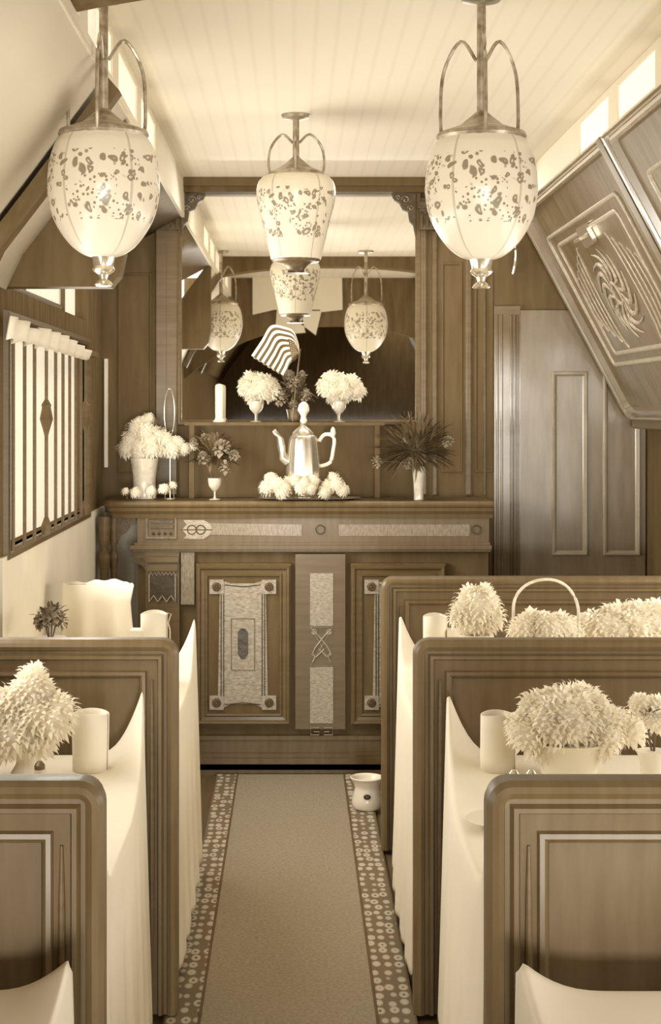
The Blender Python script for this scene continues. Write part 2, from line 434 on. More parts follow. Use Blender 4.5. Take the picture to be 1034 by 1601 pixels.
# bright bead strip at the corner
bm = bmesh.new(); box(bm, X(163, 7.53), X(168.5, 7.53), 7.53, YB, 1.375, 1.89, ); struct('trim_10', bm, LITCREAM)

# door in the bulkhead with its reeded casing
dr = bpy.data.objects.new('door_1', None); C.objects.link(dr); dr['kind'] = 'structure'; dr.location = (1.3, YB, 0)
D0, D1 = X(812, YB), X(1008, YB)
link('door_panel', bx(D0, D1, YB-.02, YB, 0.02, 2.12), DOORM, dr)
bm = bmesh.new()
pf = [(0, 0), (0, .008), (.006, .014), (.014, .012), (.02, .003), (.024, 0)]
for a, b in ((862, 918), (942, 1000)):
    sweep(bm, [(X(a, YB), Z(868, YB)), (X(b, YB), Z(868, YB)), (X(b, YB), 1.83), (X(a, YB), 1.83)], pf, wfn(YB-.02), True)
    sweep(bm, [(X(a, YB), .15), (X(b, YB), .15), (X(b, YB), .78), (X(a, YB), .78)], pf, wfn(YB-.02), True)
link('panel_moulding', bm, mat('door_moulding_wood', .34, .2, .08, 8, coat=.6), dr)
bm = bmesh.new(); tube(bm, [(X(888, YB), YB-.02, 0.86), (X(888, YB), YB-.05, .86), (X(888, YB), YB-.055, .83)], .008)
lathe(bm, [(.012, -.004), (.012, .004)], (X(888, YB), YB-.024, .86), 10)
link('door_handle', bm, DBRASS, dr)
bm = bmesh.new()
for a, b, h in ((775, 779, .03), (782, 786, .03), (797, 800, .035), (802, 805, .04), (807, 811, .03)):
    c0 = (X(a, YB)+X(b, YB))/2; tube(bm, [(c0, YB-h+.012, 0), (c0, YB-h+.012, 2.10)], (X(b, YB)-X(a, YB))/2+.001, 10)
box(bm, X(772, YB), X(813, YB), YB-.022, YB, 0, 2.14)
link('door_casing', bm, mat('casing_wood', .04, .18, .05, 8, coat=.8), dr)

# right berths on the slope
def sl(a, b, h):
    """a along the car, b up the slope from the bottom edge, h towards the room"""
    L = 1.08; dx, dz = (1.08-1.60), (2.60-1.62); n = math.hypot(dx, dz)
    ux, uz = dx/n, dz/n
    nx, nz = -uz, ux      # towards the aisle and downwards
    return (1.60+ux*b+nx*h, a, 1.62+uz*b+nz*h)
SLN = math.hypot(.52, .98)
bth_spans = [(5.48, 7.44), (3.36, 5.40), (1.24, 3.28), (-.88, 1.16)]
for k, (y0, y1) in enumerate(bth_spans):
    t = thing('folding_berth', sl((y0+y1)/2, 0, 0), ('closed polished wood upper berth at the far right beside the panelled door', 'closed polished wood upper berth sloping over the right near table', 'closed polished upper berth reflected in the mirror', 'closed polished upper berth furthest back in the mirror reflection')[k], 'berth', 'upper berths along the right side')
    bm = bmesh.new(); pth = rrect(y0, y1, 0, SLN, .09, 6, (1, 1, 0, 0))
    A = [bm.verts.new(sl(a, b, .01)) for a, b in pth]; B = [bm.verts.new(sl(a, b, -.02)) for a, b in pth]
    bm.faces.new(A); bm.faces.new(B[::-1])
    for i in range(len(A)): bm.faces.new((A[i], A[(i+1) % len(A)], B[(i+1) % len(A)], B[i]))
    link('berth_panel', bm, mat('berth_veneer', .03, .32, .07, 5, (1, 6, 1), coat=.3), t)
    bm = bmesh.new()
    sweep(bm, pth, [(0, .0), (-.004, .03), (.006, .045), (.014, .040), (.018, .022), (.028, .022), (.034, .034), (.044, .034), (.05, .010)], sl, True)
    link('rim_moulding', bm, mat('berth_rim_wood', .14, .2, .08, 5, coat=.7), t)
    bm = bmesh.new()
    for ins, s_ in ((.20, 1.), (.33, .7)):
        sweep(bm, rrect(y0+ins, y1-ins, .18+ins*.4, SLN-.10-ins*.4, .04, 3), [(a, b+.010) for a, b in bead(s_, 1.3)], sl, True)
    link('inlay_frame', bm, INLINE, t)
    # marquetry ornament in the middle
    bm = bmesh.new(); cy = (y0+y1)/2; cb = SLN*.52
    for q in range(12):
        a0 = q*PI/6; pts = []
        for j in range(9):
            s_ = j/8; rr = .05+.22*s_; aa = a0+.5*math.sin(s_*PI*1.3)
            pts.append(sl(cy+rr*math.cos(aa), cb+rr*.75*math.sin(aa), .013))
        tube(bm, pts, [.012*(1-.8*abs(2*j/8-1)) for j in range(9)], 6)
    lathe_pts = [sl(cy+.05*math.cos(a), cb+.05*math.sin(a), .014) for a in [2*PI*i/16 for i in range(17)]]
    tube(bm, lathe_pts, .008, 6)
    for sgn in (-1, 1):
        for j in range(5):
            pts = [sl(cy+sgn*(.30+.07*j+.06*math.sin(s_)), cb+(.24-.03*j)*math.cos(s_*1.0), .012) for s_ in [i*PI/8 for i in range(9)]]
            tube(bm, pts, .005, 5)
    link('marquetry', bm, INLINE, t)
    for yy in (y0+.95,):
        bm = bmesh.new()
        pth2 = rrect(yy-.10, yy+.10, SLN*.72, SLN*.80, .02, 3)
        A = [bm.verts.new(sl(a, b, .012)) for a, b in pth2]; B = [bm.verts.new(sl(a, b, .03)) for a, b in pth2]
        bm.faces.new(B)
        for i in range(len(A)): bm.faces.new((A[i], A[(i+1) % len(A)], B[(i+1) % len(A)], B[i]))
        tube(bm, [sl(yy-.07, SLN*.76, .03), sl(yy-.06, SLN*.76, .06), sl(yy+.06, SLN*.76, .06), sl(yy+.07, SLN*.76, .03)], .008, 8)
        link('latch', bm, SILVER, t)
bm = bmesh.new()
for i, yy in enumerate((7.44, 5.40, 3.28, 1.16, -.96)):
    y1 = yy+(.11 if i == 0 else .08)
    c = [sl(yy, 0, -.02), sl(yy, SLN, -.02)]
    v = [bm.verts.new(p) for p in (sl(yy, 0, 0), sl(y1, 0, 0), sl(y1, SLN, 0), sl(yy, SLN, 0))]
    u = [bm.verts.new(p) for p in (sl(yy, 0, -.04), sl(y1, 0, -.04), sl(y1, SLN, -.04), sl(yy, SLN, -.04))]
    bm.faces.new(v); bm.faces.new(u[::-1])
    for k in range(4): bm.faces.new((v[k], v[(k+1) % 4], u[(k+1) % 4], u[k]))
struct('trim_11', bm, WALLW)
struct('trim_12', bx(1.585, XR, YF, 7.44, 1.56, 1.62, bev=.008), WOODH)

# ------------------------------------------------------------------ carpet
rg = thing('carpet_runner', (0, 4, 0), 'brown aisle carpet runner with a pale patterned border on each side', 'carpet')
link('carpet_field', bx(-.255, .225, .5, 7.12, .001, .012), CARPET, rg)
for a, b in ((-.345, -.255), (.225, .325)):
    link('carpet_border', bx(a, b, .5, 7.12, .001, .013), CBORD, rg)
bm = bmesh.new()
for a, b in ((-.35, -.345), (-.258, -.250), (.220, .228), (.325, .33)): box(bm, a, b, .5, 7.12, .001, .0145)
link('border_line', bm, mat('carpet_line', -.02, .9, .03, 40), rg)

# ------------------------------------------------------------------ sideboard
YS = 7.20
cb = thing('sideboard', (0.05, YS, 0), 'tall carved mahogany sideboard with pale inlaid panels, under the mirror', 'sideboard')
def fx(px): return X(px, YS)
def fz(py): return Z(py, YS)
BX0, BX1 = fx(215), fx(765)
ST = 1.235
bm = bmesh.new(); box(bm, BX0, BX1, YS+.03, YB-.015, 0.02, ST-.03); link('body', bm, WALLW, cb)
# top slab with moulded edge (front + left end)
bm = bmesh.new()
x0, x1 = fx(163), fx(770)
prof = [(0, 0.0), (.0, .012), (.004, .020), (.012, .024), (.020, .018), (.026, .020), (.036, .034), (.040, .05)]
box(bm, x0+.03, x1, YS-.02, YB-.015, ST-.045, ST-.001, )
def topfn(a, b, h): return (a, b, ST-.0+h)
pts = [(x0, YB-.02)] + [(x0+.05-.05*math.cos(t_), YS-.05+.05-.05*math.sin(t_)) for t_ in (0, .4, .8, 1.2, 1.57)] + [(x1, YS-.05)]
sweep(bm, pts, [(.06, 0), (.006, 0), (0, -.006), (-.004, -.014), (0, -.024), (.010, -.030), (.014, -.045), (.028, -.060), (.034, -.078), (.08, -.078)], topfn)
link('top', bm, WOODH, cb)
struct_top = None
# frieze and ledge
bm = bmesh.new(); box(bm, BX0, BX1, YS, YS+.03, fz(850), fz(806)); 
link('frieze', bm, WOODH, cb)
bm = bmesh.new(); sweep(bm, [(fx(212), 0), (fx(768), 0)], [(0, 0), (0, 0)], lambda a, b, h: (a, YS, b)) if False else None
for (py0, py1, out) in ((848, 852, .012), (852, 858, .030), (858, 862, .018)):
    box(bm, BX0-out, BX1+out*.3, YS-out, YS+.03, fz(py1), fz(py0), )
link('ledge', bm, WOODH, cb)
# frieze carving square
bm = bmesh.new()
sweep(bm, [(fx(228), fz(843)), (fx(277), fz(843)), (fx(277), fz(808)), (fx(228), fz(808))], bead(1., .8), wfn(YS), True)
link('carved_block', bm, INLAY2, cb)
bm = bmesh.new()
for py in (813, 821): box(bm, fx(235), fx(271), YS-.012, YS, fz(py+4.5), fz(py))
for k in range(4): lathe(bm, [(.002, -.008), (.009, 0), (.002, .008)], (fx(240+k*9), YS-.004, fz(834)), 8)
link('carved_bar', bm, CARVE, cb)
def strip(bm, pts, y, h=.004):
    A = [bm.verts.new((x, y-h, z)) for x, z in pts]; B = [bm.verts.new((x, y, z)) for x, z in pts]
    bm.faces.new(A)
    for i in range(len(A)): bm.faces.new((A[i], A[(i+1) % len(A)], B[(i+1) % len(A)], B[i]))
def pline(bm, pts, y, r=.0022):
    tube(bm, [(fx(a), y, fz(b)) for a, b in pts], r, 6)
bm = bmesh.new()
strip(bm, [(fx(a), fz(b)) for a, b in ((330, 818), (472, 820), (472, 838), (330, 836), (318, 827))], YS)
link('inlay_strip', bm, INLAY2, cb)
bm = bmesh.new()
strip(bm, [(fx(a), fz(b)) for a, b in ((530, 820), (735, 820), (735, 838), (530, 838))], YS)
link('inlay_strip', bm, INLAY2, cb)
bm = bmesh.new()
strip(bm, [(fx(a), fz(b)) for a, b in ((287, 813), (318, 813), (328, 818), (331, 827), (328, 836), (318, 843), (287, 842), (292, 836), (285, 828), (292, 820))], YS, .005)
link('inlay_cartouche', bm, INLAY, cb)
bm = bmesh.new()
for cxp in (300, 314, 501, 745):
    bm = bmesh.new(); pline(bm, [(cxp+7*math.cos(t_), 828+7*math.sin(t_)) for t_ in [k*PI/6 for k in range(13)]], YS-.006, .003)
    if cxp == 300: pline(bm, [(283, 828), (332, 828)], YS-.006)
    link('inlay_ring', bm, CARVE, cb)
# left pilaster with carved lambrequin
bm = bmesh.new()
box(bm, fx(228), fx(281), YS-.012, YS+.03, 0.18, fz(862))
box(bm, fx(230), fx(280), YS-.030, YS, fz(878), fz(870)); box(bm, fx(232), fx(278), YS-.024, YS, fz(892), fz(882))
link('pilaster', bm, WOOD, cb)
bm = bmesh.new()
lam = [(234, 897), (275, 897), (275, 932)] + [(275-41*k/12, 935+5*math.cos(k*PI/2)) for k in range(13)]
strip(bm, [(fx(a), fz(b)) for a, b in lam], YS-.012, .012)
link('lambrequin', bm, BLACKW, cb)
bm = bmesh.new()
pline(bm, [(a, b) for a, b in lam[1:]] + [(234, 897)], YS-.026, .0028)
pline(bm, [(234+41*k/14, 896+2.5*math.cos(k*PI)) for k in range(15)], YS-.026, .0022)
link('inlaid_line', bm, INLINE, cb)
# lit plain stile beside
bm = bmesh.new(); strip(bm, [(fx(a), fz(b)) for a, b in ((283, 863), (304, 863), (304, 945), (283, 945))], YS, .004); link('stile', bm, INLAY2, cb)
# turned posts under the overhang, left end
bm = bmesh.new()
hgt = ST-.07
pr = spline([(.018, .0), (.022, .05), (.016, .10), (.020, .22), (.017, .34), (.022, .5), (.016, .75), (.024, .84), (.012, .87), (.020, .90), (.024, .97), (.024, 1.0)], 4)
for (px, dd, rs) in ((158, 7.19, 1.2), (178, 7.22, .85)):
    lathe(bm, [(r_*rs, z_*hgt) for r_, z_ in pr], (X(px, dd)+ (0.015 if px < 160 else 0), dd, .0), 16)
link('turned_post', bm, WOOD, cb)
bm = bmesh.new()
br = [(fx(183), 0), (fx(212), 0), (fx(212), -.03), (fx(204), -.035), (fx(196), -.07), (fx(186), -.085), (fx(183), -.12)]
strip(bm, [(a, ST-.078+b) for a, b in br], YS+.03, .02); link('scroll_bracket', bm, CARVE, cb)
bm = bmesh.new()
sc = [(fx(215), fz(852)), (fx(205), fz(856)), (fx(208), fz(868)), (fx(213), fz(880)), (fx(222), fz(884)), (fx(228), fz(892)), (fx(230), fz(850))]
strip(bm, sc, YS+.02, .03); link('scroll_bracket', bm, CARVE, cb)
# doors
def cab_door(pa, pb, inner=True):
    dz0, dz1 = fz(1132), fz(884)
    d = link('door', bx(fx(pa)+.002, fx(pb)-.002, YS-.002, YS+.03, dz0-.005, dz1+.01), WALLW, cb)
    bm = bmesh.new()
    sweep(bm, [(fx(pa)+.006, dz0), (fx(pb)-.006, dz0), (fx(pb)-.006, dz1), (fx(pa)+.006, dz1)], [(0, 0), (0, .014), (.006, .02), (.014, .018), (.020, .008), (.034, .006), (.040, .012), (.048, .010), (.052, 0)], wfn(YS-.002), True)
    link('moulding', bm, WOOD, d)
    c = (pa+pb)/2-1; y = YS-.004
    hw = 44
    bm = bmesh.new()
    pts = [(c-hw+8, 918), (c-30, 908), (c-18, 912), (c+18, 912), (c+30, 908), (c+hw-8, 918), (c+hw-5, 1090), (c+30, 1106), (c+18, 1100), (c-18, 1100), (c-30, 1106), (c-hw+5, 1090)]
    strip(bm, [(fx(a), fz(b)) for a, b in pts], y, .004); link('inlay_panel', bm, INLAY, d)
    for sx in (-1, 1):
        for py in (917, 1098):
            bm = bmesh.new(); a = c+sx*41
            strip(bm, [(fx(a-11), fz(py-11)), (fx(a+11), fz(py-11)), (fx(a+11), fz(py+11)), (fx(a-11), fz(py+11))], y, .010)
            ro = link('corner_block', bm, INLAY, d)
            bm = bmesh.new(); M = Matrix.Translation((fx(a), y-.010, fz(py))) @ Matrix.Rotation(PI/2, 4, 'X')
            lathe(bm, [(.021, 0), (.020, .006), (.012, .009), (.008, .007), (.004, .012)], (0, 0, 0), 14)
            bmesh.ops.transform(bm, matrix=M, verts=bm.verts); link('rosette', bm, CARVE, ro)
    bm = bmesh.new()
    for off in (34, 30):
        tube(bm, [(fx(c-off), y-.006, fz(928)), (fx(c-off), y-.006, fz(1088))], .0022, 6); tube(bm, [(fx(c+off), y-.006, fz(928)), (fx(c+off), y-.006, fz(1088))], .0022, 6)
    for py in (914, 1101): tube(bm, [(fx(c-28), y-.006, fz(py)), (fx(c), y-.006, fz(py+(3 if py < 1000 else -3))), (fx(c+28), y-.006, fz(py))], .0022, 6)
    link('inlaid_line', bm, BLACKW, d)
    bm = bmesh.new()
    q = [(c-8, 988), (c-3, 982), (c+3, 982), (c+8, 988), (c+8, 1022), (c+3, 1030), (c-3, 1030), (c-8, 1022)]
    strip(bm, [(fx(a), fz(b)) for a, b in q], y-.004, .003); link('center_inlay', bm, BLACKW, d)
    bm = bmesh.new()
    sweep(bm, [(fx(c-19), fz(1048)), (fx(c+19), fz(1048)), (fx(c+19), fz(966)), (fx(c-19), fz(966))], bead(.3, .35), wfn(y-.004), True)
    link('inlaid_line', bm, INLAY2, d)
cab_door(306, 456); cab_door(548, 698)
# centre stile
bm = bmesh.new(); box(bm, fx(462), fx(540), YS-.010, YS+.03, .2, fz(866)); link('center_stile', bm, WOOD, cb)
bm = bmesh.new()
for a, b in ((896, 978), (1042, 1130)):
    bm = bmesh.new(); strip(bm, [(fx(485), fz(a)), (fx(521), fz(a)), (fx(521), fz(b)), (fx(485), fz(b))], YS-.010, .004)
    link('inlay_strip', bm, INLAY, cb)
bm = bmesh.new()
for s in (-1, 1):
    pline(bm, [(503+s*14, 984), (503+s*4, 994), (503-s*10, 1012), (503-s*14, 1020), (503-s*8, 1026), (503+s*4, 1014)], YS-.014, .003)
    pline(bm, [(503+s*14, 1034), (503+s*10, 1026), (503+s*16, 1022)], YS-.014, .003)
    pline(bm, [(503+s*12, 990)] + [(503+s*(12+4*math.cos(t_)), 987+4*math.sin(t_)) for t_ in [k*.7 for k in range(9)]], YS-.014, .0025)
pline(bm, [(486, 980), (520, 980), (503, 1010), (520, 1040), (486, 1040), (503, 1010), (486, 980)], YS-.014, .0015)
link('inlay_knot', bm, INLINE, cb)
for s in (-1, 1):
    bm = bmesh.new(); pline(bm, [(503+s*4, 1137), (503+s*17, 1137), (503+s*17, 1148), (503+s*4, 1148), (503+s*4, 1143), (503+s*12, 1143)], YS-.014, .0022)
    link('inlay_key', bm, INLINE, cb)
# plinth mouldings
bm = bmesh.new()
for (p0, p1, o) in ((1150, 1156, .012), (1156, 1176, .004), (1176, 1182, .03), (1182, 1200, .05)):
    box(bm, BX0-o, BX1+o*.3, YS-o, YS+.03, max(fz(p1), .0), fz(p0))
box(bm, BX0-.05, BX1, YS-.05, YS+.03, 0, .05)
link('plinth', bm, WOODH, cb)
# raised back shelf in front of the mirror
SH = Z(660, 7.45)
bm = bmesh.new(); box(bm, X(290, 7.45), X(600, 7.45), 7.38, YB-.03, SH-.015, SH, ); box(bm, X(300, 7.5), X(590, 7.5), 7.50, YB-.03, ST, SH-.015)
for px in (300, 590): box(bm, X(px, 7.4)-.012, X(px, 7.4)+.012, 7.395, 7.42, ST, SH-.015)
link('back_shelf', bm, WALLW, cb)

# ------------------------------------------------------------------ seats
def seat(px_edge_x, side, y, label, back_only=False, zt=1.02, wall=None):
    """upright seat back across the side; aisle edge at x=px_edge_x, running to the wall"""
    xw = wall
    t = thing('booth_bench', ((px_edge_x+xw)/2, y, 0), label, 'seat', 'high-backed booth benches')
    s = side
    # local a: distance from the aisle edge towards the wall
    def f(a, b, h): return (px_edge_x+s*a, y-h, b)
    W = abs(xw-px_edge_x)
    bm = bmesh.new(); box(bm, *sorted((px_edge_x+s*.02, px_edge_x+s*W)), y-.008, y+.03, .25, zt-.02); link('back_panel', bm, WOODH, t)
    r = .035
    path = [(W, zt)] + [(r-r*math.sin(k/6*PI/2), zt-r+r*math.cos(k/6*PI/2)) for k in range(7)] + [(0, 0.016)]
    prof = [(-.0, -.06), (-.008, -.03), (-.008, .012), (0, .026), (.010, .030), (.020, .024), (.022, .016), (.030, .010)]
    bm = bmesh.new(); sweep(bm, path, prof, f); link('cap_rail', bm, WOODH, t, smooth=.5)
    path2 = [(W, zt-.02), (.02, zt-.02), (.02, 0.016)]
    prof = [(0, -.02), (0, .016), (.010, .016), (.016, .026), (.024, .026), (.028, .014), (.056, .012), (.060, .020), (.068, .022), (.074, .018), (.078, .006), (.080, -.0)]
    bm = bmesh.new(); sweep(bm, path2, prof, f); link('frame', bm, WOODH, t, smooth=.5)
    bm = bmesh.new(); sweep(bm, path, [(-.008, -.03), (0, -.07), (.02, -.08), (.03, -.075), (.034, -.03)], f); link('rear_rail', bm, WOODH, t, smooth=.5)
    # reeded highlight post on the stile
    bm = bmesh.new(); xx = px_edge_x+s*.062
    lathe(bm, [(.0035, 0), (.006, .05), (.0075, .3), (.006, .62), (.003, .72)], (xx, y-.016, .2), 10)
    link('reed', bm, WOOD, t)
    # seat cushions both sides
    xa, xb = sorted((px_edge_x+s*.09, px_edge_x+s*(W-.01)))
    for sg in (-1, 1):
        y0, y1 = sorted((y+sg*.04+ (0.03 if sg > 0 else 0), y+sg*.40))
        bm = bx(xa, xb, y0, y1, .30, .46, bev=.03); link('seat_cushion', bm, FABR, t, smooth=.6)
        link('seat_base', bx(xa+.02, xb-.02, y0+.02, y1-.02, 0.0, .30), WOODH, t)
    return t
seat(-.322, -1, 4.30, 'dark wooden seat back across the left side, behind the napkin and white bouquet', wall=XL+.005)
seat(.332, 1, 4.30, 'dark wooden seat back across the right side, between the two right tables', wall=XR-.005)
seat(.333, 1, 5.90, 'dark wooden seat back furthest away on the right, before the panelled door', wall=XR-.005)
seat(-.327, -1, 2.67, 'nearest dark wooden seat back, bottom left corner', wall=XL+.005)
seat(.331, 1, 2.67, 'nearest dark wooden seat back, bottom right corner', wall=XR-.005)

# ------------------------------------------------------------------ tables and cloths
TZ = .74
def table(side, x_in, x_wall, y0, y1, label, clabel, ends=(1, 1), xe0=.35, xe1=.35):
    s = side
    t = thing('dining_table', ((x_in+x_wall)*.5*s, (y0+y1)/2, 0), label, 'table', 'dining tables')
    xa, xb = sorted((s*(x_in+.05), s*x_wall))
    link('tabletop', bx(xa, xb, y0+.03, y1-.03, TZ-.035, TZ-.006, bev=.004), WOODH, t)
    bm = bmesh.new(); lathe(bm, spline([(.04, 0), (.03, .1), (.022, .3), (.028, .6), (.045, .70)], 4), (s*(x_in+.22), (y0+y1)/2, 0), 14); link('leg', bm, WOOD, t)
    bm = bmesh.new(); nv = 44; rows = []
    us = [0, .012, .03, .055, .085, .12, .17, .25, .4, .7, 1.]
    rr = random.Random(int(y0*10)+side)
    ph = rr.random()*6
    for j in range(nv+1):
        v = j/nv; y = y0+(y1-y0)*v; D = y1-y0
        r0 = max(0, 1-(v*D)/.22)**1.8*ends[0]; r1 = max(0, 1-((1-v)*D)/.30)**1.8*ends[1]
        rise = .20*max(r0, r1)
        xin = xe0+(xe1-xe0)*max(0, (v-.45)/.55)**1.3
        row = []
        zdrop = [.10, .2, .32, .42, .52, .60, .66, .69][::-1]
        fold = math.sin(v*D*26+ph)*.5+math.sin(v*D*47+ph*2)*.3
        for k, dz in enumerate(zdrop):
            q = dz/.69
            row.append(bm.verts.new((s*(xin-.018*q+fold*.012*q), y, TZ-dz+rise*(1-q))))
        W = x_wall-xin
        for u in us:
            a = u*W; f = max(0, 1-a/.115)**2
            row.append(bm.verts.new((s*(xin+a), y+ (0 if u > .2 else 0), TZ+.002+rise*f)))
        rows.append(row)
    for a, b in zip(rows, rows[1:]):
        for k in range(len(a)-1): bm.faces.new((a[k], a[k+1], b[k+1], b[k]))
    # hanging ends
    for row, y_, sg in ((rows[0], y0, -1), (rows[-1], y1, 1)):
        prev = row[8:]
        for q in (1, 2):
            cur = [bm.verts.new((v_.co.x, y_+sg*.012*min(q, 1)+sg*.006*math.sin(v_.co.x*30)*q*.5, (TZ+(v_.co.z-TZ)*(1-q/2))-.10*q)) for v_ in prev]
            for k in range(len(cur)-1): bm.faces.new((prev[k], prev[k+1], cur[k+1], cur[k]))
            prev = cur
    o = link('tablecloth', bm, CLOTH, None, loc=(s*(x_in+.3), (y0+y1)/2, TZ), smooth=3.1)
    md = o.modifiers.new('s', 'SUBSURF'); md.levels = 1; md.render_levels = 1
    md = o.modifiers.new('t', 'SOLIDIFY'); md.thickness = .003
    tag(o, clabel, 'tablecloth', 'white tablecloths')
table(-1, .35, .90, 2.88, 4.19, 'small dining table on the left, nearest full one, hidden by its cloth', 'white tablecloth on the near left table, sweeping up beside the seat back', xe0=.352, xe1=.398)
table(1, .35, 1.66, 2.88, 4.19, 'wide dining table on the right, nearer one, hidden by its cloth', 'white tablecloth on the near right table under the large flower mound', xe0=.352, xe1=.404)
table(-1, .35, .90, 4.47, 5.62, 'small dining table at the left window, before the sideboard', 'white tablecloth on the far left table, hanging into the aisle behind the seat', xe0=.340, xe1=.350)
table(1, .35, 1.66, 4.47, 5.80, 'wide dining table on the right, further one, below the flower basket', 'white tablecloth on the far right table, hanging into the aisle by the sideboard', xe0=.345, xe1=.385)
table(-1, .35, .90, .9, 2.50, 'small dining table closest to the viewer, bottom left', 'white tablecloth at the very bottom left corner', ends=(0, .3), xe0=.35, xe1=.35)
table(1, .35, 1.66, .9, 2.50, 'wide dining table closest to the viewer, bottom right', 'white tablecloth at the very bottom right corner', ends=(0, .3), xe0=.35, xe1=.35)

# ------------------------------------------------------------------ lamps
def lamp(x, y, ztop, prof, fin, label):
    zb = ztop-.311
    t = thing('hanging_lamp', (x, y, ZC), label, 'lamp', 'painted glass hanging lamps')
    bm = lathe(bmesh.new(), spline(prof, 6), (x, y, zb), 64, True, 20, .006)
    link('globe', bm, GLOBE, t, loc=(x, y, zb), smooth=.9)
    bm = lathe(bmesh.new(), fin, (x, y, zb), 28); link('finial', bm, SILVER if fin[0][0] < .03 else DBRASS, t, smooth=.6)
    bm = lathe(bmesh.new(), [(prof[-1][0]+.004, -.008), (prof[-1][0]+.008, 0), (prof[-1][0]+.004, .01), (.06, .03), (.035, .05), (.012, .07), (.012, ZC-ztop-.02), (.05, ZC-ztop-.012), (.055, ZC-ztop-.001)], (x, y, ztop), 32)
    link('collar', bm, BRASS, t, smooth=.6)
    hh = ZC-ztop
    for k in range(3):
        bm = bmesh.new(); a = k*2*PI/3+.5
        pts = [(x+r_*math.cos(a), y+r_*math.sin(a), ztop+z_) for r_, z_ in spline([(.015, hh*.55), (.06, hh*.70), (.11, hh*.5), (.12, hh*.2), (prof[-1][0]+.004, .0)], 5)]
        tube(bm, pts, .005, 7); link('arm', bm, BRASS, t)
    return t
side_prof = [(.030, -.012), (.055, -.004), (.085, .018), (.112, .052), (.136, .098), (.147, .150), (.148, .185), (.143, .235), (.130, .280), (.118, .300), (.112, .311)]
side_fin = [(.020, -.088), (.024, -.084), (.018, -.076), (.010, -.070), (.014, -.058), (.026, -.05), (.030, -.044), (.026, -.036), (.030, -.014), (.036, -.004)]
ctr_prof = [(.088, .0), (.094, .006), (.096, .02), (.108, .07), (.124, .14), (.140, .20), (.146, .24), (.144, .27), (.134, .295), (.118, .308), (.10, .311)]
ctr_fin = [(.050, -.050), (.030, -.045), (.032, -.035), (.050, -.015), (.062, -.010), (.086, -.008), (.092, .0), (.088, .006)]
DL = 4.19
lamp(X(162, DL), DL, Z(211, DL)-.0, side_prof, side_fin, 'large flower-painted glass lamp hanging at the upper left')
lamp(X(753, DL), DL, Z(215, DL), side_prof, side_fin, 'large flower-painted glass lamp hanging at the upper right')
lamp(X(463, 5.87), 5.87, Z(275, 5.87), ctr_prof, ctr_fin, 'painted glass lamp hanging in the middle before the mirror')
# white cloth hung on the rear header, seen in the mirror
bm = bmesh.new()
VD = 2*YB-1.98
def rx(px): return (px-VX)*VD/F
def rz(py): return EYE-(py-VY)*VD/F
for poly in ([(395, 426), (535, 426), (536, 484), (503, 488), (500, 484), (430, 484), (395, 492)],
             [(433, 484), (470, 484), (478, 520), (430, 524)], [(476, 486), (503, 486), (494, 524), (470, 506)]):
    A = [bm.verts.new((rx(a), 1.98, rz(b))) for a, b in poly]; B = [bm.verts.new((rx(a), 1.972, rz(b))) for a, b in poly]
    bm.faces.new(A); bm.faces.new(B[::-1])
    for i in range(len(A)): bm.faces.new((A[i], A[(i+1) % len(A)], B[(i+1) % len(A)], B[i]))
tag(link('hanging_cloth', bm, CLOTH), 'white cloth with two tails hanging behind, seen only in the mirror', 'cloth')

# ------------------------------------------------------------------ left window fittings
def wallx(px): return -XL*F/(VX-px)   # depth where a picture column meets the left wall
gr = thing('window_grille', (XL+.03, 6, 1.206), 'row of dark upright turned rods across the left window', 'grille')
edges = [22, 40, 55.5, 74, 87, 98, 108, 118, 128, 137]
for i, px in enumerate((20.5, 38.5, 54, 72.5, 87, 98.5, 109, 118.5, 127, 134)):
    d_ = XL*F/(px-VX) ; d_ = (XL+.03)*F/(px-VX)
    bm = bmesh.new(); r0 = .0062
    if i in (3, 9):
        lathe(bm, [(r0*1.1, 0), (r0*1.1, .35), (.012, .37), (.024, .41), (.016, .45), (.018, .46), (r0, .48), (r0, .67)], (XL+.03, d_, 1.206), 12)
        lathe(bm, [(r0*2.8, 0), (r0*3, .03), (r0*1.2, .06)], (XL+.03, d_, 1.206), 12)
    else:
        lathe(bm, [(r0*1.2, 0), (r0, .02), (r0, .66), (r0*1.1, .67)], (XL+.03, d_, 1.206), 10)
    link('rod', bm, WOOD, gr)
link('rail', bx(XL+.005, XL+.055, W0, W1, 1.876, 1.90), WOOD, gr)
bm = bmesh.new(); n = 60; rows = []
for i in range(n+1):
    u = i/n; y = 4.66+(6.55-4.66)*u
    zt = 1.925-.01*u-.03*max(0, u-.6)/.4-(.012 if .15 < u < .3 else 0)
    zb_ = 1.855+.006*math.sin(u*60)
    xx = XL+.065+.012*math.sin(u*55)
    rows.append([bm.verts.new((xx+.004*k, y, zb_+(zt-zb_)*k/3)) for k in range(4)])
for a, b in zip(rows, rows[1:]):
    for k in range(3): bm.faces.new((a[k], a[k+1], b[k+1], b[k]))
o = link('valance', bm, VAL, smooth=3.1); md = o.modifiers.new('s', 'SOLIDIFY'); md.thickness = .004
tag(o, 'gathered white valance along the top of the left window grille', 'valance')
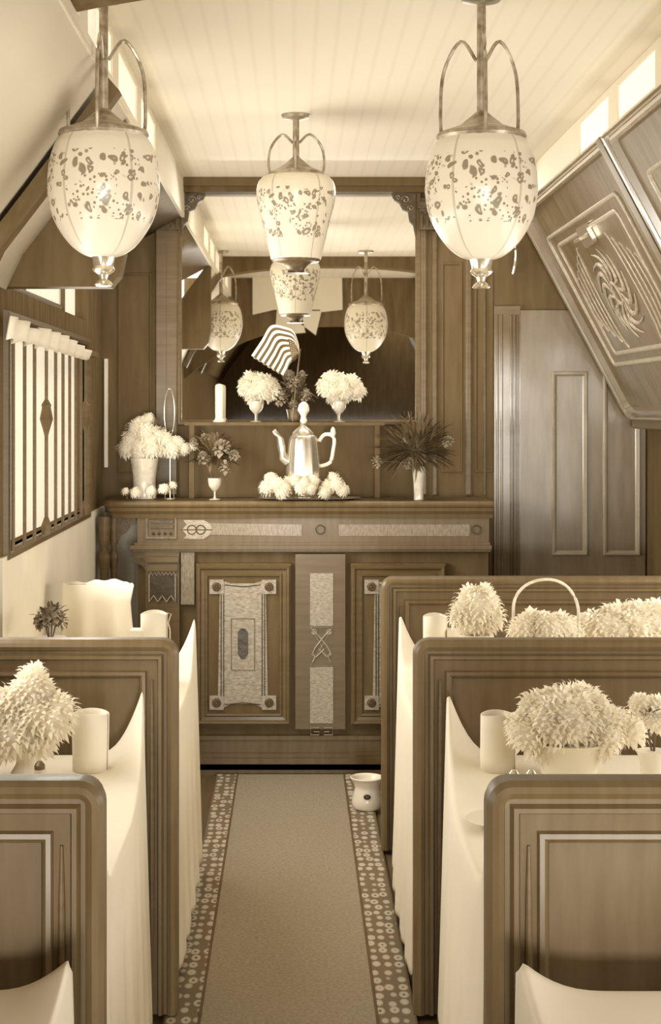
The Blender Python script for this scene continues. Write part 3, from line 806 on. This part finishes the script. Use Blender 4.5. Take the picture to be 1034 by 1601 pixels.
# long sill tube reflecting in the transom
# ------------------------------------------------------------------ flowers
def mum(bm, c, r, n=110, rnd=R, flat=1., thin=.11, core=.72):
    c = Vector(c)
    bmesh.ops.create_icosphere(bm, subdivisions=2, radius=r*core, matrix=Matrix.Translation(c))
    for i in range(n):
        ph = math.acos(1-1.9*(i+.5)/n); th = i*2.39996+rnd.random()*.3
        d = Vector((math.sin(ph)*math.cos(th), math.sin(ph)*math.sin(th), math.cos(ph)*flat)).normalized()
        side = d.cross(Vector((.3, .2, 1))).normalized(); up = side.cross(d)
        L = r*(.88+.28*rnd.random()); wd = r*thin
        p0 = c+d*r*.5; p1 = c+d*L*.8+up*L*.08; p2 = c+d*L-Vector((0, 0, L*.08))
        v = [bm.verts.new(q) for q in (p0-side*wd*.5, p0+side*wd*.5, p1+side*wd, p1-side*wd, p2)]
        bm.faces.new((v[0], v[1], v[2], v[3])); bm.faces.new((v[3], v[2], v[4]))
def leaf(bm, base, d, L, wd, rnd=R):
    base = Vector(base); d = Vector(d).normalized(); side = d.cross(Vector((0, .3, 1))).normalized()
    pts = []
    for k, (s, w_) in enumerate(((0, .1), (.3, .8), (.6, 1.), (.85, .5), (1, .02))):
        c = base+d*L*s+Vector((0, 0, -.22*L*s*s))
        pts.append((bm.verts.new(c-side*wd*w_), bm.verts.new(c+side*wd*w_)))
    for a, b in zip(pts, pts[1:]): bm.faces.new((a[0], a[1], b[1], b[0]))
protos = {}
def blossom(parent, c, r, m=PETAL, key='w', flat=1.):
    k = (key, flat)
    if k not in protos:
        bm = bmesh.new(); mum(bm, (0, 0, 0), 1.0, 110 if key == 'w' else 34, R, flat, .11 if key == 'w' else .24, .72 if key == 'w' else .3)
        me = bpy.data.meshes.new('blossom'); bm.to_mesh(me); bm.free(); me.materials.append(m); protos[k] = me
    o = bpy.data.objects.new('blossom', protos[k]); C.objects.link(o); o.parent = parent
    o.location = Vector(c)-parent_loc(parent); o.scale = (r, r, r); o.rotation_euler = (R.uniform(-.5, .5), R.uniform(-.5, .5), R.uniform(0, 6))
    return o
def arrangement(name, label, cat, px, pybase, d, vase_prof, vase_m, heads, r, m=PETAL, key='w', foliage=0, fol_c=None, fol_r=.1, base_z=None, group=None, fm=LEAF, flat=1., lw=1.):
    """heads: list of (px, py, dy) blossom centres"""
    z0 = base_z if base_z is not None else Z(pybase, d)
    t = thing(name, (X(px, d), d, z0), label, cat, group)
    bm = lathe(bmesh.new(), spline(vase_prof, 4), (X(px, d), d, z0), 28); link('vase', bm, vase_m, t, smooth=.7)
    top = Vector((X(px, d), d, z0+vase_prof[-1][1]))
    bm = bmesh.new()
    for h in heads:
        c = P(h[0], h[1], d+h[2]); 
        tube(bm, [top-Vector((0, 0, .03)), (top+c)/2+Vector((0, 0, .01)), c], .0022, 5)
    if heads: link('stem', bm, LEAF, t)
    for h in heads:
        c = P(h[0], h[1], d+h[2]); blossom(t, c, (h[3] if len(h) > 3 else r), m, key, flat)
    if foliage:
        bm = bmesh.new(); fc = fol_c if fol_c is not None else top+Vector((0, 0, fol_r*.6))
        for i in range(foliage):
            a = R.random()*2*PI; e = R.uniform(-.35, 1.3); dd = Vector((math.cos(a)*math.cos(e), math.sin(a)*math.cos(e)*.6, math.sin(e)))
            st = fc+dd*fol_r*R.uniform(.05, .55)
            leaf(bm, st, dd+Vector((R.uniform(-.4, .4), 0, R.uniform(-.3, .3))), fol_r*R.uniform(.35, .6), fol_r*R.uniform(.05, .11)*lw)
        link('foliage', bm, fm, t)
    return t
def ring(cx, cy, rx_, ry_, n, dmax=.06, seed=1):
    q = random.Random(seed); out = []
    for i in range(n):
        a = i*2.39996; s = math.sqrt((i+.5)/n)
        out.append((cx+rx_*s*math.cos(a), cy+ry_*s*math.sin(a), -dmax*(1-s)+q.uniform(-.015, .015)))
    return out
VG = [(.03, 0), (.034, .01), (.03, .05), (.036, .10), (.046, .15)]
GOB = [(.026, 0), (.026, .004), (.006, .010), (.005, .035), (.014, .045), (.028, .065), (.032, .095), (.030, .10)]
# on the sideboard
a1 = arrangement('flower_bouquet', 'white chrysanthemum bouquet in a pale vase at the left end of the sideboard', 'flowers', 226, 775, 7.32,
    [(.045, 0), (.055, .01), (.052, .08), (.060, .15), (.066, .19)], GLASSV, ring(226, 690, 30, 26, 10, .06, 2)+[(268, 702, -.02, .05), (288, 702, 0, .035), (222, 664, 0, .05), (303, 697, 0, .025), (276, 692, .0, .04), (258, 688, 0, .05), (232, 655, 0, .035)], .055, base_z=ST, foliage=16, fol_r=.14)
t = thing('wire_hoop', (X(265, 7.34), 7.34, ST), 'thin upright wire hoop behind the left white bouquet on the sideboard', 'hoop')
bm = bmesh.new(); zc0 = Z(645, 7.34)
tube(bm, [(X(265, 7.34)+.022*math.sin(a), 7.34+.02*math.sin(a), zc0+.11*math.cos(a)) for a in [PI*.92*(2*k/24-1) for k in range(25)]], .0022, 6)
tube(bm, [(X(265, 7.34)+.004, 7.342, zc0-.105), (X(266, 7.34), 7.34, ST+.004)], .0022, 6); lathe(bm, [(.03, 0), (.03, .004)], (X(266, 7.34), 7.34, ST), 16)
o = link('hoop_wire', bm, SILVER, t)
arrangement('flower_bouquet', 'dark leafy posy in a clear footed glass, left of the coffee pot', 'flowers', 336, 775, 7.28, GOB, GLASSV,
    [(302, 690, 0, .02), (322, 686, 0, .03), (346, 700, -.05, .045), (366, 712, -.03, .03), (352, 730, -.06, .035), (318, 716, -.06, .035)], .03, BLUSH, 'b', 170, P(335, 712, 7.28), .14, base_z=ST, lw=.6)
arrangement('flower_bouquet', 'spreading dark fern and flowers in a small glass at the right of the sideboard', 'flowers', 655, 775, 7.28, [(.024, 0), (.022, .01), (.025, .08), (.032, .155)], GLASSV,
    [(640, 724, -.05, .03), (652, 727, -.05, .028), (634, 690, -.03, .025), (700, 690, 0, .03), (590, 722, 0, .03)], .03, BLUSH, 'b', 420, P(648, 708, 7.28), .22, base_z=ST, lw=.32)
# on the back shelf
for cx, ex, lb in ((400, 33, 'white flowers in a stemmed glass on the back shelf, left of the coffee pot'), (531, 38, 'white flowers in a stemmed glass on the back shelf, right of the coffee pot')):
    arrangement('flower_goblet', lb, 'flowers', cx, 660, 7.44, GOB, GLASSV, ring(cx+(3 if cx < 450 else 0), 606, ex-10, 15, 9, .06, cx), .052, base_z=SH, flat=.8, group='stemmed glasses of white flowers')
arrangement('flower_bouquet', 'dark mixed posy between the two white flower glasses on the back shelf', 'flowers', 461, 660, 7.46, [(.02, 0), (.03, .01), (.035, .04), (.04, .06)], DBRASS,
    [(461, 600, -.05, .04), (440, 622, -.04, .04), (478, 618, -.04, .035), (452, 586, 0, .03), (472, 587, 0, .028), (460, 634, -.05, .03)], .035, BLUSH, 'b', 80, P(461, 614, 7.46), .12, base_z=SH)
bm = lathe(bmesh.new(), [(.03, 0), (.032, .006), (.022, .012), (.018, .02), (.019, .165), (.017, .175), (.006, .18)], (X(343, 7.42), 7.42, SH), 20)
tag(link('candle', bm, CHINA, smooth=.6), 'short thick white candle at the left end of the back shelf', 'candle')
# coffee pot
CP = 7.24; cx_ = X(475, CP)
tr = lathe(bmesh.new(), [(.20, 0), (.235, .006), (.24, .010), (.232, .009), (.20, .004), (.02, .004)], (0, 0, 0), 48)
bmesh.ops.transform(tr, matrix=Matrix.Translation((X(484, CP), CP+.06, ST+.001)) @ Matrix.Diagonal((1, .48, 1, 1)), verts=tr.verts)
tag(link('tray', tr, SILVER, smooth=.5), 'oval silver tray under the coffee pot on the sideboard', 'tray')
t = thing('coffee_pot', (cx_, CP, ST+.01), 'tall fluted silver coffee pot on a tray, middle of the sideboard', 'coffee pot')
zb = ST+.010; k_ = CP/F
bm = lathe(bmesh.new(), spline([(.05, 0), (.052, .006), (.035, .02), (.060, .045), (.074, .075), (.078, .11), (.073, .19), (.066, .26), (.058, .283), (.040, .292)], 4), (cx_, CP, zb), 48, True, 12, .03)
link('body', bm, SILVER, t, smooth=.9)
bm = lathe(bmesh.new(), [(.052, .288), (.048, .30), (.03, .318), (.012, .332), (.008, .345)], (cx_-.003, CP, zb), 32); ld = link('lid', bm, SILVER, t, smooth=.6)
bm = lathe(bmesh.new(), spline([(.008, .34), (.017, .352), (.012, .37), (.018, .385), (.026, .40), (.022, .425), (.008, .44)], 4), (cx_, CP, zb), 20); link('lid_knob', bm, CHINA, ld, smooth=.8)
bm = bmesh.new(); sp = [P(a, b, CP) for a, b in ((452, 722), (444, 715), (440, 700), (438, 686), (431, 676), (428, 673))]
tube(bm, sp, [.026, .024, .020, .016, .013, .012], 14); link('spout', bm, SILVER, t, smooth=1.)
bm = bmesh.new(); hp = spline([tuple(P(a, b, CP)) for a, b in ((499, 690), (507, 680), (518, 680), (523, 688), (521, 705), (517, 722), (505, 728), (498, 728))], 5)
tube(bm, hp, .009, 10); link('handle', bm, CHINA, t, smooth=1.)
bm = lathe(bmesh.new(), [(.006, 0), (.014, .015), (.010, .035), (.004, .045)], tuple(P(521, 683, CP)), 12); link('thumb_rest', bm, CHINA, t, smooth=.8)
def loose(label, heads, d, r, base, base_z, cat='flowers'):
    t = thing('loose_flowers', (X(base, d), d, base_z), label, cat)
    bm = bmesh.new()
    for h in heads:
        c = P(h[0], h[1], d+h[2]); tube(bm, [c, (c.x+.01, d, base_z+.004)], .002, 5)
    link('stem', bm, LEAF, t)
    for h in heads: blossom(t, P(h[0], h[1], d+h[2]), h[3] if len(h) > 3 else r)
    return t
loose('white flower heads laid against the left foot of the coffee pot', [(417, 762, 0), (432, 757, -.03), (444, 764, -.03), (424, 748, .02, .035), (440, 770, -.05, .035), (452, 754, .0, .035)], 7.17, .045, 430, ST+.012)
loose('white flower heads laid against the right foot of the coffee pot', [(512, 762, 0), (526, 758, -.02), (536, 766, -.02, .035), (522, 748, .03, .035), (508, 770, -.04, .035)], 7.17, .042, 520, ST+.012)
loose('white flowers ringed before the foot of the coffee pot', [(462, 752, .0, .035), (476, 756, -.02, .035), (490, 753, .0, .035), (470, 764, -.03, .03), (486, 765, -.03, .03)], 7.14, .03, 476, ST+.012)
loose('few pale flowers scattered on the sideboard under the left bouquet', [(212, 770, 0, .03), (236, 768, 0, .03), (256, 764, .02, .028), (270, 758, .04, .022), (196, 768, 0, .02)], 7.16, .03, 232, ST+.006)

# flag
fg = thing('small_flag', (X(458, 7.40), 7.40, SH), 'small draped flag with dark and pale stripes above the posies, before the mirror', 'flag')
def flag_mat():
    m, nt, b = newmat('striped_flag_cloth'); L = nt.links.new; N = nt.nodes.new
    uv = N('ShaderNodeUVMap'); sx = N('ShaderNodeSeparateXYZ'); L(uv.outputs[0], sx.inputs[0])
    ml = N('ShaderNodeMath'); ml.operation = 'MULTIPLY'; ml.inputs[1].default_value = 6.5; L(sx.outputs[1], ml.inputs[0])
    fr = N('ShaderNodeMath'); fr.operation = 'FRACT'; L(ml.outputs[0], fr.inputs[0])
    gt = N('ShaderNodeMath'); gt.operation = 'GREATER_THAN'; gt.inputs[1].default_value = .5; L(fr.outputs[0], gt.inputs[0])
    g1 = N('ShaderNodeMath'); g1.operation = 'GREATER_THAN'; g1.inputs[1].default_value = .52; L(sx.outputs[0], g1.inputs[0])
    g2 = N('ShaderNodeMath'); g2.operation = 'GREATER_THAN'; g2.inputs[1].default_value = .36; L(sx.outputs[1], g2.inputs[0])
    cn = N('ShaderNodeMath'); cn.operation = 'MULTIPLY'; L(g1.outputs[0], cn.inputs[0]); L(g2.outputs[0], cn.inputs[1])
    vo = N('ShaderNodeTexVoronoi'); vo.inputs['Scale'].default_value = 14; vo.inputs['Randomness'].default_value = 0; L(uv.outputs[0], vo.inputs['Vector'])
    st = N('ShaderNodeMath'); st.operation = 'LESS_THAN'; st.inputs[1].default_value = .2; L(vo.outputs['Distance'], st.inputs[0])
    m1 = N('ShaderNodeMix'); m1.data_type = 'RGBA'; m1.inputs[6].default_value = tone(1.1); m1.inputs[7].default_value = tone(-.02); L(gt.outputs[0], m1.inputs[0])
    m2 = N('ShaderNodeMix'); m2.data_type = 'RGBA'; m2.inputs[6].default_value = tone(0); m2.inputs[7].default_value = tone(.7); L(st.outputs[0], m2.inputs[0])
    m3 = N('ShaderNodeMix'); m3.data_type = 'RGBA'; L(cn.outputs[0], m3.inputs[0]); L(m1.outputs[2], m3.inputs[6]); L(m2.outputs[2], m3.inputs[7])
    L(m3.outputs[2], b.inputs['Base Color']); b.inputs['Roughness'].default_value = .8
    return m
outer = spline([(393, 556), (409, 532), (424, 509), (445, 511), (459, 518), (467, 538), (468, 552)], 6)
inner = spline([(443, 587), (448, 577), (452, 567), (456, 562), (460, 560), (464, 556), (467, 553)], 6)
bm = bmesh.new(); uvl = bm.loops.layers.uv.new('UVMap'); G = []; nv = 14
for i, (a, b) in enumerate(zip(outer, inner)):
    u = i/(len(outer)-1); row = []
    for j in range(nv+1):
        v = j/nv; q = (a[0]+(b[0]-a[0])*v, a[1]+(b[1]-a[1])*v)
        row.append((bm.verts.new(P(q[0], q[1], 7.38+.012*math.sin(v*9+u*5)-.03*u)), u, v))
    G.append(row)
for A, B in zip(G, G[1:]):
    for k in range(nv):
        f_ = bm.faces.new((A[k][0], A[k+1][0], B[k+1][0], B[k][0]))
        for lp, q in zip(f_.loops, (A[k], A[k+1], B[k+1], B[k])): lp[uvl].uv = (q[1], q[2])
o = link('flag_cloth', bm, flag_mat(), fg, smooth=3.1); md = o.modifiers.new('s', 'SOLIDIFY'); md.thickness = .001
bm = bmesh.new(); tube(bm, [P(458, 659, 7.40), P(463, 600, 7.40), P(470, 545, 7.39)], .0035, 8); link('stick', bm, WOOD, fg)

# ------------------------------------------------------------------ on the tables
def napkin(px0, px1, py0, d, label, step=None, flare=0.):
    """starched napkin folded into an upright roll"""
    x0, x1 = X(px0, d), X(px1, d); r = (x1-x0)/2; zt = Z(py0, d)
    bm = bmesh.new(); n = 40; rows = []
    H = zt-TZ-.003
    for i in range(n+1):
        a = 2*PI*1.15*i/n; rr = r*(1-.10*i/n)
        row = []
        for j in range(5):
            v = j/4; q = rr*(1+flare*(v-.3))
            row.append(bm.verts.new(((x0+x1)/2+q*math.cos(a), d+q*math.sin(a), TZ+.003+H*v*(1-.02*math.cos(a*2)))))
        rows.append(row)
    for a, b in zip(rows, rows[1:]):
        for k in range(4): bm.faces.new((a[k], a[k+1], b[k+1], b[k]))
    if step:   # lower folded lap beside the roll
        xa, xb, za = X(step[0], d), X(step[1], d), Z(step[2], d)
        box(bm, xa, xb, d-.03, d+.03, TZ+.003, za, bev=.006)
    o = link('folded_napkin', bm, CLOTH, smooth=.8); md = o.modifiers.new('s', 'SOLIDIFY'); md.thickness = .003
    return tag(o, label, 'napkin', 'folded white napkins')
napkin(112, 170, 1114, 3.99, 'upright rolled white napkin on the near left table', flare=.05)
napkin(750, 806, 1116, 3.99, 'upright rolled white napkin on the near right table, left of the flower mound', flare=-.03)
napkin(219, 262, 958, 5.30, 'stepped white napkin on the far left table, next to the aisle', (204, 232, 983))
napkin(661, 700, 962, 5.40, 'stepped white napkin on the far right table, next to the aisle', (698, 723, 983))
SV = [(.04, 0), (.044, .01), (.03, .04), (.040, .09), (.050, .12)]
arrangement('table_bouquet', 'tall white chrysanthemum bouquet on the near left table', 'flowers', 45, 1200, 3.92, SV, CHINA,
    ring(48, 1120, 46, 44, 15, .05, 5)+[(52, 1056, 0, .042), (44, 1078, -.02, .05), (20, 1150, -.04), (0, 1160, -.03), (80, 1130, -.04)], .055, base_z=TZ+.003)
arrangement('table_bouquet', 'broad white chrysanthemum mound on the near right table', 'flowers', 890, 1200, 3.92, [(.06, 0), (.07, .01), (.08, .06), (.10, .09)], CHINA,
    ring(885, 1135, 72, 40, 22, .08, 9)+[(960, 1130, 0), (985, 1140, 0), (945, 1155, -.04), (825, 1150, -.05), (890, 1095, 0), (860, 1102, 0), (915, 1098, 0)], .055, base_z=TZ+.003)
arrangement('table_bouquet', 'white bouquet on the far right table, between napkin and basket', 'flowers', 745, 1000, 5.2, [(.04, 0), (.045, .01), (.04, .06), (.046, .13), (.055, .17)], CHINA,
    ring(745, 955, 28, 26, 12, .05, 3)+[(742, 928, 0, .035), (722, 965, -.02, .04), (768, 970, 0, .045)], .055, base_z=TZ+.003)
arrangement('table_bouquet', 'low white flowers along the right wall on the far right table', 'flowers', 985, 1000, 5.3, [(.07, 0), (.08, .01), (.09, .08), (.12, .12)], CHINA,
    ring(985, 985, 75, 22, 18, .06, 4)+[(1030, 960, 0), (1000, 962, 0), (960, 968, 0)], .065, base_z=TZ+.003, foliage=6, fol_c=P(932, 965, 4.9), fol_r=.05)
arrangement('table_bouquet', 'small pot of mixed flowers on the far left table by the window', 'flowers', 79, 1000, 5.0, [(.03, 0), (.036, .01), (.038, .09), (.046, .17), (.05, .19)], CHINA,
    [(70, 965, -.03, .035), (84, 962, -.04, .035), (95, 970, 0, .03), (64, 972, 0, .03)], .03, BLUSH, 'b', 30, P(80, 966, 4.97), .07, base_z=TZ+.003)
arrangement('table_bouquet', 'small posy with dark leaves at the right edge of the near right table', 'flowers', 1022, 1200, 3.75, [(.03, 0), (.034, .01), (.03, .06), (.04, .10)], CHINA,
    [(1004, 1102, 0, .035), (1024, 1108, 0, .04), (1030, 1125, -.03, .035)], .03, PETAL, 'w', 16, P(1016, 1125, 3.72), .06, base_z=TZ+.003)
# stack of linen at the far left, against the wall
bm = bmesh.new(); dd = 5.72
tl = thing('folded_linen', (-.65, dd, TZ-.25), 'white linen cover draped over the seat end by the left window', 'linen')
n = 26; rows = []
for i in range(n+1):
    u = i/n; px = 96+(207-96)*u
    row = []
    for j, (py, dy) in enumerate(((896+2*math.sin(u*7)+1.5*math.sin(u*23)+ (3 if u > .93 else 0), .06), (901+2*math.sin(u*7), .0), (930, -.02), (970, -.02+.02*math.sin(u*14)), (1030, -.03+.02*math.sin(u*14)))):
        row.append(bm.verts.new(P(px+(3*math.sin(j*2.2) if u > .9 else 0), py+12, dd+dy)))
    rows.append(row)
for a, b in zip(rows, rows[1:]):
    for k in range(4): bm.faces.new((a[k], a[k+1], b[k+1], b[k]))
o = link('cover', bm, CLOTH, tl, smooth=3.1); md = o.modifiers.new('s', 'SOLIDIFY'); md.thickness = .004
link('seat_back', bx(X(96, dd), X(203, dd), dd+.012, dd+.05, .3, Z(914, dd)), WOODH, tl)
link('seat_base', bx(X(96, dd), X(203, dd), dd+.012, dd+.45, 0, .42, bev=.02), FABR, tl)
# basket with hoop handle
t = thing('flower_basket', (X(854, 5.0), 5.0, TZ+.003), 'low wicker basket of white flowers with a tall hoop handle, far right table', 'basket')
xc = X(854, 5.0); rw = X(905, 5.0)-xc
bm = lathe(bmesh.new(), [(.075, 0), (.08, .004), (.095, .08), (.108, .15), (.112, .158), (.104, .158), (.09, .09), (.07, .01)], (xc, 5.0, TZ+.003), 40, True, 20, .02)
link('basket_body', bm, WICK, t, smooth=.6)
bm = bmesh.new(); ztop_ = Z(905, 5.0)
zbase = TZ+.14
zc_ = ztop_-rw
pts = [(xc-rw-.0, 5.0, zbase)] + [(xc-rw*math.cos(a), 5.0+.015*math.sin(a*3), zc_+rw*math.sin(a)) for a in [PI*k/24 for k in range(25)]] + [(xc+rw, 5.0, zbase)]
tube(bm, pts, .0048, 8); link('handle', bm, WICK, t, smooth=1.)
for h in ring(850, 982, 42, 14, 10, .06, 8): blossom(t, P(h[0], h[1], 5.0+h[2]), .05)
# small table things
def caddy(px, py0, py1, d, label):
    t = thing('condiment_stand', (X(px, d), d, TZ+.003), label, 'condiment stand')
    z = TZ+.003
    link('base', lathe(bmesh.new(), [(.038, 0), (.038, .006), (.034, .01)], (X(px, d), d, z), 24), SILVER, t)
    for sx in (-1, 1):
        bt = link('shaker', lathe(bmesh.new(), [(.012, .01), (.015, .014), (.013, .045), (.009, .052)], (X(px, d)+sx*.02, d, z), 16), DBRASS, t, smooth=.6)
        link('cap', lathe(bmesh.new(), [(.011, .052), (.012, .058), (.006, .066)], (X(px, d)+sx*.02, d, z), 16), SILVER, bt, smooth=.6)
caddy(818, 1140, 1165, 3.70, 'small two-bottle condiment stand before the broad flower mound')
def dish(px, d, r, label, m=CHINA):
    bm = lathe(bmesh.new(), [(r*.5, 0), (r*.55, .003), (r*.9, .014), (r, .018), (r*.93, .016), (r*.55, .006), (r*.02, .005)], (X(px, d), d, TZ+.003), 32)
    tag(link('plate', bm, m, smooth=.6), label, 'plate', 'white china plates')
dish(20, 3.62, .07, 'small white plate on the near left table, before the bouquet')
dish(790, 3.45, .085, 'small white plate on the near right table by the near seat back')
dish(960, 3.50, .085, 'small white plate at the far right of the near right table')
def shaker(px, d, label):
    t = thing('salt_shaker', (X(px, d), d, TZ+.003), label, 'shaker')
    link('body', lathe(bmesh.new(), [(.016, 0), (.018, .004), (.013, .03), (.012, .045)], (X(px, d), d, TZ+.003), 18), GLASSV, t, smooth=.6)
    link('cap', lathe(bmesh.new(), [(.013, .045), (.013, .055), (.006, .064)], (X(px, d), d, TZ+.003), 18), DBRASS, t, smooth=.6)
shaker(62, 3.80, 'tiny shaker on the near left table beneath the napkin')
shaker(868, 3.62, 'tiny shaker on the near right table before the flower mound')
# white container on the carpet
t = thing('cuspidor', (X(574, 6.5), 6.5, .014), 'small white flared container standing on the right border of the aisle carpet', 'container')
s_ = 6.5/F; xc = X(574, 6.5)
bm = lathe(bmesh.new(), spline([(.048, 0), (.058, .01), (.062, .035), (.054, .07), (.050, .09), (.060, .115), (.070, .128), (.062, .130), (.045, .11)], 5), (xc, 6.5, .014), 40)
link('body', bm, CHINA, t, smooth=1.)
bm = bmesh.new(); M = Matrix.Translation((xc-.002, 6.5-.058, .075)) @ Matrix.Rotation(PI/2, 4, 'X') @ Matrix.Diagonal((1.5, 1, 1, 1))
lathe(bm, [(.010, -.01), (.010, .004), (.004, .007)], (0, 0, 0), 16); bmesh.ops.transform(bm, matrix=M, verts=bm.verts); link('spot', bm, BLACKW, t)
bm = bmesh.new(); tube(bm, [(xc+.05, 6.5, .08), (xc+.07, 6.5, .083), (xc+.078, 6.5, .08)], .005, 8); link('handle', bm, CHINA, t)

# wire card stand beside the far left napkin, and a small hook on the bulkhead
t = thing('card_stand', (X(266, 5.25), 5.25, TZ+.003), 'thin wire card stand beside the stepped napkin on the far left table', 'card stand')
bm = lathe(bmesh.new(), [(.02, 0), (.02, .004), (.004, .006)], (X(266, 5.25), 5.25, TZ+.003), 16); link('base', bm, SILVER, t)
bm = bmesh.new(); tube(bm, [(X(266, 5.25), 5.25, TZ+.006), P(266, 985, 5.25), P(263, 974, 5.25), P(268, 960, 5.25), P(260, 958, 5.25)], .0022, 6); link('wire', bm, SILVER, t)
hk = bmesh.new(); tube(hk, spline([tuple(P(804, 372, YB-.012)), tuple(P(807, 392, YB-.03)), tuple(P(806, 412, YB-.045)), tuple(P(802, 430, YB-.03))], 5), [.004]*5+[.009]*10+[.005], 8)
tag(link('wall_hook', hk, SILVER), 'small pale metal hook on the dark bulkhead, right of the right hanging lamp', 'hook')
